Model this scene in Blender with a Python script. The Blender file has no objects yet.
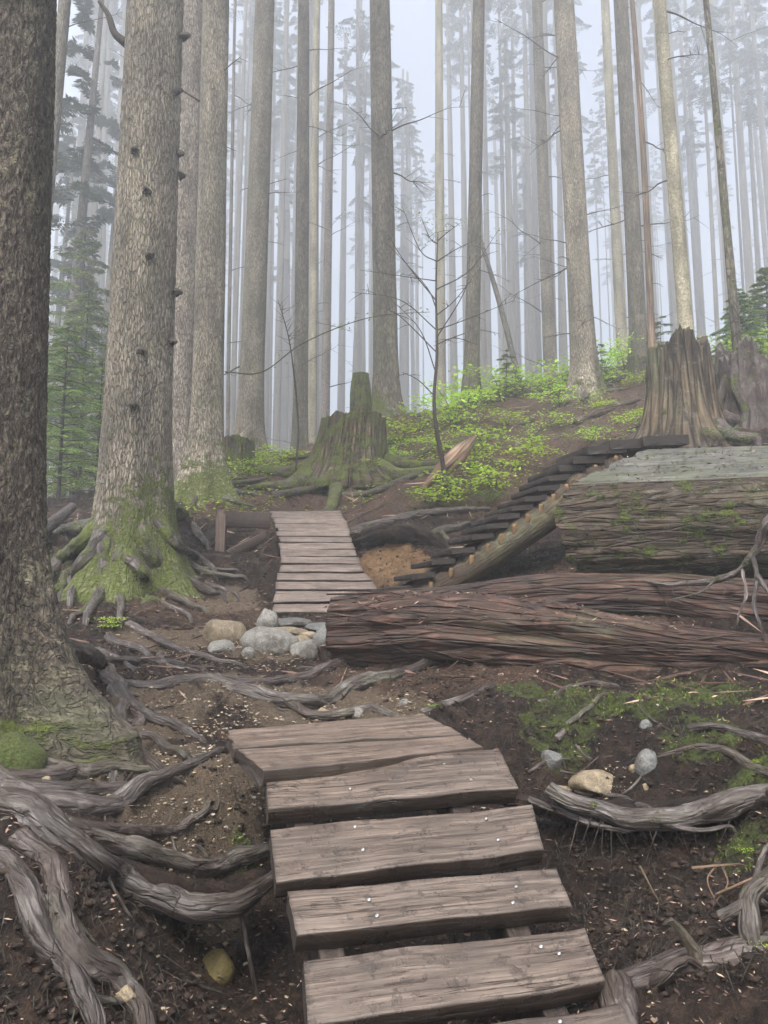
import bpy, math, random
import numpy as np
from mathutils import Vector, Matrix

R = math.radians
SC = bpy.context.scene
COL = SC.collection

# ------------------------------------------------------------------ camera
CZ = 2.0
PITCH = R(6.4)
FPX = 790.0
cam = bpy.data.objects.new("camera", bpy.data.cameras.new("camera"))
COL.objects.link(cam)
cam.location = (0, 0, CZ)
cam.rotation_euler = (R(90) + PITCH, 0, 0)
cam.data.sensor_fit = 'VERTICAL'
cam.data.sensor_height = 36.0
cam.data.lens = FPX / 1024 * 36.0
cam.data.clip_start = 0.05
cam.data.clip_end = 500
SC.camera = cam

# ------------------------------------------------------------------ sky, sun, exposure
SUN_EL, SUN_AZ = 58, 200
w = bpy.data.worlds.new("World"); SC.world = w; w.use_nodes = True
nt = w.node_tree; nt.nodes.clear()
sky = nt.nodes.new('ShaderNodeTexSky'); sky.sky_type = 'NISHITA'; sky.sun_disc = False
sky.sun_elevation = R(SUN_EL); sky.sun_rotation = R(SUN_AZ); sky.air_density = 1.0; sky.dust_density = 6.0
hs = nt.nodes.new('ShaderNodeHueSaturation'); hs.inputs['Saturation'].default_value = 0.62
bg = nt.nodes.new('ShaderNodeBackground'); bg.inputs[1].default_value = 0.10
wo = nt.nodes.new('ShaderNodeOutputWorld')
nt.links.new(sky.outputs[0], hs.inputs['Color']); nt.links.new(hs.outputs[0], bg.inputs[0]); nt.links.new(bg.outputs[0], wo.inputs[0])
sun = bpy.data.objects.new("sun", bpy.data.lights.new("sun", 'SUN')); COL.objects.link(sun)
sun.data.energy = 1.5; sun.data.angle = R(18); sun.data.color = (1.0, 0.97, 0.93)
sun.rotation_euler = (R(90 - SUN_EL), 0, R(180 - SUN_AZ))
vs = SC.view_settings
vs.view_transform = 'Standard'; vs.look = 'None'; vs.gamma = 1.0; vs.use_curve_mapping = False
vs.exposure = 1.92
SC.cycles.volume_bounces = 5
SC.cycles.max_bounces = 8
SC.cycles.diffuse_bounces = 3
SC.cycles.glossy_bounces = 2
SC.cycles.transparent_max_bounces = 8
SC.cycles.use_denoising = True
SC.cycles.use_adaptive_sampling = True
SC.cycles.adaptive_threshold = 0.02

rng = np.random.default_rng(7)
random.seed(7)

# ------------------------------------------------------------------ noise in numpy
_perm = np.random.default_rng(3).permutation(256).astype(np.int64)
_perm = np.concatenate([_perm, _perm, _perm])
_g = np.random.default_rng(4).normal(size=(256, 3)); _g /= np.linalg.norm(_g, axis=1)[:, None]

def perlin(p):
    p = np.asarray(p, float); i = np.floor(p).astype(np.int64); f = p - i; i &= 255
    u = f * f * f * (f * (f * 6 - 15) + 10)
    out = 0
    for dx in (0, 1):
        for dy in (0, 1):
            for dz in (0, 1):
                h = _perm[_perm[_perm[i[:, 0] + dx] + i[:, 1] + dy] + i[:, 2] + dz]
                g = _g[h]
                d = (g[:, 0] * (f[:, 0] - dx) + g[:, 1] * (f[:, 1] - dy) + g[:, 2] * (f[:, 2] - dz))
                wx = u[:, 0] if dx else 1 - u[:, 0]
                wy = u[:, 1] if dy else 1 - u[:, 1]
                wz = u[:, 2] if dz else 1 - u[:, 2]
                out = out + d * wx * wy * wz
    return out * 1.5

def fbm(p, o=4, gain=0.5):
    p = np.asarray(p, float); s = 0; a = 1.0; t = 0
    for k in range(o):
        s = s + a * perlin(p * 2.03 ** k + 17.3 * k); t += a; a *= gain
    return s / t

def ridge(p, o=3):
    p = np.asarray(p, float); s = 0; a = 1.0; t = 0
    for k in range(o):
        s = s + a * (1 - 2 * np.abs(perlin(p * 2.03 ** k + 9.1 * k))); t += a; a *= 0.5
    return s / t

def sstep(a, b, x):
    t = np.clip((x - a) / (b - a), 0, 1); return t * t * (3 - 2 * t)

# ------------------------------------------------------------------ measuring: photo direction + forward distance -> place
def P(px, py, d):
    u = (px - 384) / FPX; v = (512 - py) / FPX
    k = d / (math.cos(PITCH) - v * math.sin(PITCH))
    return np.array([u * k, d, CZ + (math.sin(PITCH) + v * math.cos(PITCH)) * k])

CTRL = [  # seen ground: photo x, y, forward distance
 (100,1015,2.7),(260,1010,3.5),(0,1010,2.5),(100,905,3.0),(0,880,2.9),(215,950,3.9),(255,945,4.0),(190,1005,3.35),
 (100,835,3.45),(20,830,3.3),(160,790,3.95),(50,780,3.8),(210,830,3.9),(240,780,4.25),(245,850,4.0),(262,905,4.0),
 (150,745,4.6),(60,745,4.25),(200,705,5.2),(110,690,5.1),(300,705,5.5),(420,705,5.4),(0,740,3.9),(225,745,4.7),
 (250,675,6.2),(150,655,6.4),(300,655,6.8),(200,625,7.6),(130,612,7.7),(285,625,8.0),(60,640,6.7),(350,670,6.4),
 (60,600,8.2),(110,600,8.3),(200,592,9.0),(245,565,9.7),(180,560,9.8),(150,535,10.6),(230,530,11.2),(40,560,9.5),(20,532,11),
 (60,512,13),(110,505,13.5),(10,505,14),
 (320,615,8.5),(270,590,9.3),(320,580,9.6),(262,540,10.8),(305,535,11.4),(300,517,12.3),(260,505,12.6),(200,500,12.6),
 (320,497,13.0),(400,488,12.6),(250,482,13.6),(385,592,9.2),(390,565,9.75),(395,545,10.0),(370,530,10.7),(430,533,10.2),(480,525,10.6),
 (450,485,12),(450,450,14.2),(400,435,16),(470,412,18.2),(550,400,19.2),(540,445,15),(600,425,15.8),(620,385,20),(500,480,12.2),
 (650,440,12.0),(700,443,11.0),(768,432,11.0),(820,430,11.0),(570,470,12.5),(500,545,9.9),(560,545,9.6),
 (350,462,15),(300,457,19),(245,457,19),(170,478,16),(225,470,17),(385,420,18),(500,385,22),(590,370,22),(660,362,22.5),(740,352,21.5),(850,330,22),
 (450,592,8.2),(520,590,8.0),(600,592,7.4),(720,602,6.9),(800,610,6.8),(400,600,8.4),(620,560,8.3),(740,560,8.2),
 (440,668,6.3),(540,682,5.9),(640,688,5.75),(740,685,5.6),(380,668,6.5),(820,690,5.6),
 (480,705,5.4),(560,702,5.35),(650,705,5.25),(745,702,5.1),(540,740,4.9),(650,765,4.55),(745,755,4.4),(500,745,5.0),
 (560,797,4.5),(640,803,4.32),(745,790,4.12),(530,800,4.6),(530,860,4.6),(570,840,4.62),(640,842,4.45),(720,835,4.2),(570,892,4.12),(640,885,3.98),(740,870,3.75),
 (620,905,3.75),(590,945,3.45),(660,930,3.35),(740,900,3.3),(700,990,2.8),(640,1010,2.85),(768,1010,2.6),(850,950,2.8),(850,800,3.8),
]
WORLD_CTRL = [  # x, y, height above the camera's eye
 (0,0,-1.75),(0.1,1.5,-1.75),(-1.5,1,-1.5),(1.5,1,-1.5),(-4,0,-1.3),(4,0,-1.0),(0,-6,-2.2),(-8,-6,-1.8),(8,-6,-1.0),
 (-4,4,-0.6),(-6,8,0.3),(5,5,0.1),(8,8,1.6),(9,12,3.2),(-8,13,1.3),(-14,14,0.7),(-14,22,0.6),(-9,20,1.2),(-22,14,-0.5),(-5,26,2.0),
 (0,28,4.2),(8,28,7.0),(16,24,8.2),(14,14,5.6),(22,10,6.2),(-12,32,1.2),(-2,40,3.6),(12,40,7.6),(26,40,11),(-30,40,0.0),
 (-20,75,2.5),(20,75,9),(0,85,5.5),(50,60,13),(80,0,12),(60,-50,6),(-60,40,-1.0),(-80,0,-1.0),(-50,-50,-1.5),(0,-80,-1.6),(70,40,14),(-40,75,1.0),(0,140,8),(-70,120,3),(70,120,14),(0,-140,-2),(140,0,14),(-140,0,-2),(100,90,16),(-110,90,0),(100,-100,8),(-100,-100,-2),
 (0,-30,-2.0),(25,-15,1.5),(-25,-15,-1.5),
]
_cp = np.array([P(*c) for c in CTRL] + [(x, y, CZ + h) for x, y, h in WORLD_CTRL])
_XY = _cp[:, :2]; _c2 = 0.22 ** 2
def _phi(a, b):
    # distance softened with range so that far points blend broadly and near ones stay sharp
    d2 = ((a[:, None, :] - b[None, :, :]) ** 2).sum(-1)
    return np.sqrt(d2 + _c2)
_n = len(_XY)
_A = np.zeros((_n + 3, _n + 3)); _A[:_n, :_n] = _phi(_XY, _XY) - np.eye(_n) * 0.03
_A[:_n, _n] = 1; _A[:_n, _n + 1:] = _XY; _A[_n, :_n] = 1; _A[_n + 1:, :_n] = _XY.T
_W = np.linalg.solve(_A, np.concatenate([_cp[:, 2], [0, 0, 0]]))
def H(xy):
    xy = np.atleast_2d(np.asarray(xy, float)); out = np.empty(len(xy))
    for s in range(0, len(xy), 20000):
        q = xy[s:s + 20000]
        out[s:s + 20000] = _phi(q, _XY) @ _W[:_n] + _W[_n] + q @ _W[_n + 1:]
    return out
def hz(x, y): return float(H([(x, y)])[0])
def HN(xy):  # with clods
    xy = np.atleast_2d(np.asarray(xy, float)); z = H(xy)
    p = np.column_stack([xy, np.zeros(len(xy))]); dist = np.hypot(xy[:, 0], xy[:, 1])
    k = sstep(60, 4, dist)
    return (z + 0.10 * fbm(p * 1.3 + 5, 3) * (0.4 + dist / 14).clip(0, 1.6) + .20 * fbm(p * 2.4 + 9, 4) * sstep(6, 12, dist) + 0.075 * fbm(p * 5 + 1, 4) * (0.5 + 0.5 * k)
            + 0.030 * (ridge(p * 11, 3) - .3) * k + .022 * fbm(p * 26, 3) * k)
_ds = np.concatenate([np.linspace(1.6, 14, 250), np.linspace(14.1, 60, 200)])
def G(px, py):   # where the sight line at that place of the photo meets the ground
    pts = np.array([P(px, py, d) for d in _ds])
    below = pts[:, 2] < H(pts[:, :2])
    i = int(np.argmax(below)) if below.any() else len(_ds) - 60
    if i == 0: return pts[0]
    lo, hi = _ds[i - 1], _ds[i]
    for _ in range(12):
        m = (lo + hi) / 2; q = P(px, py, m)
        if q[2] < hz(q[0], q[1]): hi = m
        else: lo = m
    q = P(px, py, hi); q[2] = q[2] * .35 + .65 * float(HN([q[:2]])[0]); return q

# ------------------------------------------------------------------ mesh and object helpers
def tag(o, label=None, cat=None, group=None, kind=None):
    if label: o['label'] = label
    if cat: o['category'] = cat
    if group: o['group'] = group
    if kind: o['kind'] = kind
    return o

def make_mesh(name, V, Q=None, T=None, mats=(), attrs=None, smooth=True, midx=None):
    me = bpy.data.meshes.new(name)
    V = np.asarray(V, np.float32)
    Q = np.zeros((0, 4), np.int64) if Q is None or len(Q) == 0 else np.asarray(Q)
    T = np.zeros((0, 3), np.int64) if T is None or len(T) == 0 else np.asarray(T)
    me.vertices.add(len(V)); me.vertices.foreach_set('co', V.ravel())
    loops = np.concatenate([Q.ravel(), T.ravel()]).astype(np.int32)
    me.loops.add(len(loops)); me.loops.foreach_set('vertex_index', loops)
    n = len(Q) + len(T)
    st = np.concatenate([np.arange(len(Q)) * 4, len(Q) * 4 + np.arange(len(T)) * 3]).astype(np.int32)
    me.polygons.add(n); me.polygons.foreach_set('loop_start', st)
    me.polygons.foreach_set('use_smooth', np.full(n, smooth, bool))
    if midx is not None: me.polygons.foreach_set('material_index', np.asarray(midx, np.int32))
    me.update(calc_edges=True)
    for k, a in (attrs or {}).items():
        a = np.asarray(a, np.float32)
        if a.ndim == 2:
            at = me.attributes.new(k, 'FLOAT_VECTOR', 'POINT'); at.data.foreach_set('vector', a.ravel())
        else:
            at = me.attributes.new(k, 'FLOAT', 'POINT'); at.data.foreach_set('value', a)
    for m in (mats if isinstance(mats, (list, tuple)) else [mats]): me.materials.append(m)
    return me

def link(name, me, parent=None, loc=(0, 0, 0)):
    o = bpy.data.objects.new(name, me); COL.objects.link(o); o.location = loc
    if parent is not None: o.parent = parent
    return o

def empty(name, loc, label=None, cat=None, group=None):
    o = bpy.data.objects.new(name, None); COL.objects.link(o); o.location = loc; o.empty_display_size = 0.2
    return tag(o, label, cat, group)

def build(name, g, mats, parent=None, origin=None, smooth=True):
    """g: geometry dict in world space. The parent sits at origin; local = world - origin."""
    o0 = np.asarray(parent['o'] if (origin is None and parent is not None and 'o' in parent) else (origin if origin is not None else (0, 0, 0)), float)
    at = {k: v for k, v in g.items() if k not in ('V', 'Q', 'T', 'm')}
    me = make_mesh(name, g['V'] - o0, g.get('Q'), g.get('T'), mats, at, smooth, g.get('m'))
    return link(name, me, parent, (0, 0, 0) if parent is not None else tuple(o0))

def thing(name, loc, label, cat, group=None):
    o = empty(name, tuple(loc), label, cat, group); ORI[o.name] = np.asarray(loc, float); return o
ORI = {}
def part(name, g, mats, par, smooth=True, base=None):
    o0 = ORI[base.name if base is not None else par.name]
    o = build(name, g, mats, par, origin=o0, smooth=smooth)
    if par.type == 'MESH': pass
    return o
def solo(name, g, mats, label, cat, group=None, smooth=True, kind=None):
    V = g['V']; o0 = np.array([(V[:, 0].min() + V[:, 0].max()) / 2, (V[:, 1].min() + V[:, 1].max()) / 2, V[:, 2].min()])
    o = build(name, g, mats, None, origin=o0, smooth=smooth); ORI[o.name] = o0
    return tag(o, label, cat, group, kind)

def merge(gs):
    gs = [g for g in gs if len(g['V'])]
    out = {'V': np.concatenate([g['V'] for g in gs])}
    off = 0; Q = []; T = []; m = []
    hasm = any('m' in g for g in gs); mq = []; mt = []
    for g in gs:
        q = np.asarray(g.get('Q', np.zeros((0, 4), int))).reshape(-1, 4); t = np.asarray(g.get('T', np.zeros((0, 3), int))).reshape(-1, 3)
        Q.append(q + off); T.append(t + off); off += len(g['V'])
        if hasm:
            mm = np.asarray(g.get('m', np.zeros(len(q) + len(t), int))); mq.append(mm[:len(q)]); mt.append(mm[len(q):])
    out['Q'] = np.concatenate(Q); out['T'] = np.concatenate(T)
    if hasm: out['m'] = np.concatenate(mq + mt)
    for k in gs[0]:
        if k not in ('V', 'Q', 'T', 'm'): out[k] = np.concatenate([g[k] for g in gs])
    return out

def catmull(pts, n):
    pts = np.asarray(pts, float)
    if len(pts) == 2: pts = np.array([pts[0], (pts[0] + pts[1]) / 2, pts[1]])
    e = np.vstack([2 * pts[0] - pts[1], pts, 2 * pts[-1] - pts[-2]])
    t = np.linspace(0, len(pts) - 1 - 1e-6, n); i = t.astype(int); f = (t - i)[:, None]
    a, b, c, d = e[i], e[i + 1], e[i + 2], e[i + 3]
    return 0.5 * ((2 * b) + (c - a) * f + (2 * a - 5 * b + 4 * c - d) * f ** 2 + (3 * b - a - 3 * c + d) * f ** 3)

def tube(path, radii, seg=12, step=0.05, rough=0.15, fs=(6, 1.2), cap=True, moss=0.0, seed=0, disp=None, flat=1.0):
    """bumpy tapering limb. gc = (around, around, along) coordinate for the grain."""
    path = np.asarray(path, float)
    L = np.linalg.norm(np.diff(path, axis=0), axis=1).sum()
    n = max(4, int(L / step) + 1)
    c = catmull(path, n)
    r = np.interp(np.linspace(0, 1, n), np.linspace(0, 1, len(radii)), radii)
    s = np.concatenate([[0], np.cumsum(np.linalg.norm(np.diff(c, axis=0), axis=1))])
    tan = np.gradient(c, axis=0); tan /= np.linalg.norm(tan, axis=1)[:, None] + 1e-9
    up = np.array([0, 0, 1.0]) if abs(tan[0, 2]) < 0.9 else np.array([1.0, 0, 0])
    Nn = np.zeros_like(c); prev = up
    for k in range(n):
        v = prev - tan[k] * prev.dot(tan[k]); v /= np.linalg.norm(v) + 1e-9; Nn[k] = v; prev = v
    B = np.cross(tan, Nn)
    a = np.linspace(0, 2 * math.pi, seg, endpoint=False)
    ca, sa = np.cos(a), np.sin(a)
    off = 13.7 * seed
    rr = np.repeat(r, seg); A = np.tile(a, n); S = np.repeat(s, seg)
    rref = max(r.mean(), 0.004)
    gx, gy = np.cos(A) * rref, np.sin(A) * rref
    k1 = np.column_stack([np.cos(A) * fs[0] / 4 + off, np.sin(A) * fs[0] / 4, S * fs[1]])
    k2 = np.column_stack([np.cos(A) * 0.6 + off, np.sin(A) * 0.6 + 5, S / max(rref * 7, .02)])
    d = 1 + rough * (fbm(k1, 3) * 1.3 + 1.0 * perlin(k2))
    if disp is not None: d = d + disp(A, S, S / s[-1])
    rad = rr * d
    V = np.repeat(c, seg, 0) + (np.cos(A) * rad)[:, None] * np.repeat(Nn, seg, 0) * flat + (np.sin(A) * rad)[:, None] * np.repeat(B, seg, 0)
    i = np.arange(n - 1)[:, None] * seg; j = np.arange(seg)[None, :]; j2 = (j + 1) % seg
    Q = np.stack([i + j, i + j2, i + seg + j2, i + seg + j], -1).reshape(-1, 4)
    gc = np.column_stack([gx, gy, S]); T = np.zeros((0, 3), int)
    if cap:
        V = np.vstack([V, c[0], c[-1]]); gc = np.vstack([gc, [0, 0, 0], [0, 0, s[-1]]])
        j = np.arange(seg); j2 = (j + 1) % seg; b = (n - 1) * seg
        T = np.vstack([np.column_stack([j2, j, np.full(seg, n * seg)]), np.column_stack([b + j, b + j2, np.full(seg, n * seg + 1)])])
    gc = gc + [seed * 3.1 % 7, seed * 1.7 % 5, seed * 2.3 % 9]
    return {'V': V, 'Q': Q, 'T': T, 'gc': gc, 'moss': np.full(len(V), moss) if np.isscalar(moss) else moss}

# ------------------------------------------------------------------ materials
class NT:
    def __init__(s, name):
        s.m = bpy.data.materials.new(name); s.m.use_nodes = True; s.t = s.m.node_tree; s.t.nodes.clear()
        s.out = s.t.nodes.new('ShaderNodeOutputMaterial')
        s.b = s.t.nodes.new('ShaderNodeBsdfPrincipled'); s.t.links.new(s.b.outputs[0], s.out.inputs[0])
    def n(s, typ, ins=None, **kw):
        x = s.t.nodes.new('ShaderNode' + typ)
        for k, v in kw.items(): setattr(x, k, v)
        for k, v in (ins or {}).items():
            if isinstance(v, bpy.types.NodeSocket): s.t.links.new(v, x.inputs[k])
            else: x.inputs[k].default_value = v
        return x
    def lk(s, a, b): s.t.links.new(a, b)
    def math(s, op, a, b=0.0, clamp=False):
        x = s.n('Math', {0: a, 1: b}, operation=op, use_clamp=clamp); return x.outputs[0]
    def noise(s, vec, scale, detail=4, rough=.55, dist=0):
        return s.n('TexNoise', {'Vector': vec, 'Scale': scale, 'Detail': detail, 'Roughness': rough, 'Distortion': dist}).outputs['Fac']
    def ramp(s, fac, stops):
        x = s.n('ValToRGB', {0: fac}); e = x.color_ramp.elements
        while len(e) < len(stops): e.new(0.5)
        for k, (p, c) in enumerate(stops):
            e[k].position = p; e[k].color = (*c, 1) if len(c) == 3 else c
        return x.outputs[0]
    def fr(s, fac, a, b):   # smooth threshold
        return s.n('MapRange', {0: fac, 1: a, 2: b, 3: 0.0, 4: 1.0}, interpolation_type='SMOOTHSTEP').outputs[0]
    def mix(s, f, a, b, bt='MIX'):
        x = s.n('MixRGB', {0: f, 1: a, 2: b}, blend_type=bt); return x.outputs[0]
    def attr(s, name, vec=False):
        x = s.n('Attribute', attribute_name=name); return x.outputs['Vector'] if vec else x.outputs['Fac']
    def mapping(s, vec, sc): return s.n('Mapping', {0: vec, 'Scale': sc}).outputs[0]
    def bump(s, h, strength=1.0, dist=0.02):
        x = s.n('Bump', {'Height': h, 'Strength': strength, 'Distance': dist}); s.lk(x.outputs[0], s.b.inputs['Normal']); return x

def c4(c): return (*c, 1.0)

def bark(name, dark, mid, light, plate=26, zs=0.22, lichen=0.35, mossc=(0.095, 0.118, 0.026), rough=0.8, bump=0.02, crack=0.6, licc=(0.30, 0.32, 0.27), dist=0.05, soil=0.0):
    m = NT(name); gc = m.attr('gc', True)
    rnd = m.n('ObjectInfo').outputs['Random']
    off = m.n('CombineXYZ', {0: m.math('MULTIPLY', rnd, 9.0), 1: m.math('MULTIPLY', rnd, 5.0), 2: m.math('MULTIPLY', rnd, 31.0)}).outputs[0]
    v0 = m.n('VectorMath', {0: gc, 1: off}, operation='ADD').outputs[0]
    v = m.mapping(v0, (1, 1, zs))
    big = m.noise(m.mapping(v0, (1, 1, .5)), 2.2, 4)
    fine = m.noise(v, plate * 1.6, 6, .65, .4)
    wv = m.n('TexNoise', {'Vector': v, 'Scale': plate * .5, 'Detail': 3.0}).outputs['Color']
    vv = m.n('VectorMath', {0: v, 1: m.n('VectorMath', {0: wv, 3: dist}, operation='SCALE').outputs[0]}, operation='ADD').outputs[0]
    vor = m.n('TexVoronoi', {'Vector': vv, 'Scale': plate}, feature='DISTANCE_TO_EDGE').outputs['Distance']
    cell = m.n('TexVoronoi', {'Vector': vv, 'Scale': plate}, feature='F1').outputs['Color']
    edge = m.fr(vor, 0.0, 0.16)
    hgt = m.math('ADD', m.math('MULTIPLY', edge, crack), m.math('MULTIPLY', fine, 0.9))
    col = m.ramp(fine, [(0.30, dark), (0.52, mid), (0.74, light)])
    col = m.mix(m.math('MULTIPLY', m.math('SUBTRACT', 1.0, edge), crack), col, c4(tuple(x * .45 for x in dark)))
    col = m.mix(0.22, col, m.n('HueSaturation', {'Color': cell, 'Saturation': .12, 'Value': .45}).outputs[0], 'OVERLAY')
    col = m.mix(m.fr(big, .35, .7), col, m.mix(0.5, col, c4(mid), 'MULTIPLY')) if False else col
    bb = m.n('MapRange', {0: big, 1: .3, 2: .7, 3: .6, 4: 1.35}).outputs[0]
    col = m.n('HueSaturation', {'Color': col, 'Value': bb}).outputs[0]
    rv = m.n('MapRange', {0: rnd, 1: 0.0, 2: 1.0, 3: .82, 4: 1.15}).outputs[0]
    col = m.n('HueSaturation', {'Color': col, 'Value': rv}).outputs[0]
    st = m.noise(m.mapping(v0, (1, 1, .12)), 5, 4, .6)
    col = m.n('HueSaturation', {'Color': col, 'Value': m.n('MapRange', {0: st, 1: .35, 2: .65, 3: .75, 4: 1.18}).outputs[0]}).outputs[0]
    col = m.mix(m.math('MULTIPLY', m.fr(m.noise(m.mapping(v0, (1, 1, .4)), 1.7, 5, .7), .5, .7), .4), col, c4((.11, .125, .065)), 'MIX')
    l1 = m.noise(v0, 9, 5, .7); l2 = m.noise(v0, 70, 3, .6)
    lm = m.math('MULTIPLY', m.fr(l1, .52, .68), m.fr(l2, .40, .62))
    col = m.mix(m.math('MULTIPLY', lm, lichen), col, c4(licc))
    if soil > 0:
        sn = m.math('MULTIPLY', m.fr(m.noise(v0, 5, 6, .75), .46, .58), soil)
        col = m.mix(sn, col, c4((.030, .019, .014)))
    mo = m.attr('moss'); mn = m.noise(v0, 6, 6, .7)
    ms = m.fr(m.math('ADD', mo, m.math("MULTIPLY", m.math("SUBTRACT", mn, .5), 2.2)), .42, .62)
    mt = m.noise(v0, 60, 4, .7)
    mcol = m.ramp(mt, [(.3, tuple(x * .35 for x in mossc)), (.55, mossc), (.75, (mossc[0] * 2.0, mossc[1] * 1.9, mossc[2] * 1.6))])
    col = m.mix(m.math('MULTIPLY', ms, m.fr(m.noise(v0, 22, 5, .75), .30, .52)), col, mcol)
    hgt = m.math('ADD', hgt, m.math('MULTIPLY', ms, m.math('ADD', .3, m.math('MULTIPLY', mt, 1.2))))
    m.lk(col, m.b.inputs['Base Color'])
    rg = m.n('MapRange', {0: ms, 1: 0.0, 2: 1.0, 3: rough, 4: .95}).outputs[0]; m.lk(rg, m.b.inputs['Roughness'])
    m.b.inputs['Specular IOR Level'].default_value = .35
    m.bump(hgt, 1.0, bump)
    return m.m

M = {}
M['bark_near'] = bark('bark_near', (0.016, 0.012, 0.009), (0.08, 0.064, 0.048), (0.235, 0.20, 0.145), plate=38, zs=.4, lichen=.7, bump=.02, crack=.35, dist=.12, licc=(.28, .26, .17))
M['bark_scaly'] = bark('bark_scaly', (0.095, 0.080, 0.056), (0.27, 0.235, 0.175), (0.46, 0.41, 0.32), plate=38, zs=.2, lichen=.6, crack=.68, bump=.026, licc=(.37, .37, .32))
M['bark_pale'] = bark('bark_pale', (0.12, 0.098, 0.075), (0.29, 0.245, 0.20), (0.47, 0.42, 0.36), plate=30, zs=.25, lichen=.6, crack=.7, bump=.025, licc=(.4, .38, .35))
M['bark_dark'] = bark('bark_dark', (0.05, 0.042, 0.030), (0.155, 0.135, 0.10), (0.30, 0.27, 0.21), plate=26, zs=.2, lichen=.5, bump=.02)
M['bark_far'] = bark('bark_far', (0.055, 0.048, 0.040), (0.13, 0.115, 0.095), (0.23, 0.205, 0.175), plate=16, zs=.2, lichen=.5, bump=.02)
M['bark_birch'] = bark('bark_birch', (0.13, 0.115, 0.08), (0.27, 0.245, 0.17), (0.42, 0.39, 0.29), plate=14, zs=.9, lichen=.8, bump=.015, crack=.3, licc=(.09, .08, .05))
M['root_grey'] = bark('root_grey', (0.018, 0.013, 0.011), (0.088, 0.073, 0.065), (0.26, 0.235, 0.225), plate=26, zs=.2, lichen=.55, rough=.4, bump=.016, crack=.28, licc=(.045, .030, .022), dist=.12, soil=.5)
M['root_brown'] = bark('root_brown', (0.022, 0.015, 0.012), (0.075, 0.057, 0.05), (0.16, 0.135, 0.125), plate=26, zs=.2, lichen=.4, rough=.5, bump=.016, crack=.3, licc=(.2, .19, .17), dist=.12, soil=.7)
M['stump_wood'] = bark('stump_wood', (0.018, 0.013, 0.008), (0.085, 0.062, 0.036), (0.22, 0.17, 0.105), plate=16, zs=.06, lichen=.5, bump=.03, crack=.8, licc=(.26, .25, .2))
M['log_red'] = bark('log_red', (0.006, 0.003, 0.002), (0.070, 0.032, 0.020), (0.24, 0.14, 0.105), plate=20, zs=.09, lichen=.4, rough=.55, bump=.03, crack=.6, licc=(.02, .012, .009), dist=.10, soil=.5)
M['log_brown'] = bark('log_brown', (0.014, 0.009, 0.005), (0.065, 0.043, 0.024), (0.145, 0.10, 0.062), plate=16, zs=.14, lichen=.4, rough=.6, bump=.03, crack=.5, dist=.12, soil=.4)
M['log_pale'] = bark('log_pale', (0.08, 0.045, 0.025), (0.22, 0.14, 0.09), (0.36, 0.29, 0.22), plate=16, zs=.06, lichen=.3, bump=.02, crack=.5)
M['log_cut'] = bark('log_cut', (0.08, 0.045, 0.02), (0.17, 0.10, 0.045), (0.28, 0.18, 0.085), plate=20, zs=.2, lichen=.1, bump=.004, crack=.2)
M['log_stringer'] = bark('log_stringer', (0.014, 0.009, 0.005), (0.06, 0.037, 0.02), (0.13, 0.085, 0.048), plate=20, zs=.15, lichen=.3, bump=.014, crack=.3, soil=.5)
M['twig'] = bark('twig', (0.03, 0.022, 0.018), (0.06, 0.046, 0.038), (0.11, 0.09, 0.075), plate=40, zs=.2, lichen=.2, bump=.004)

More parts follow.
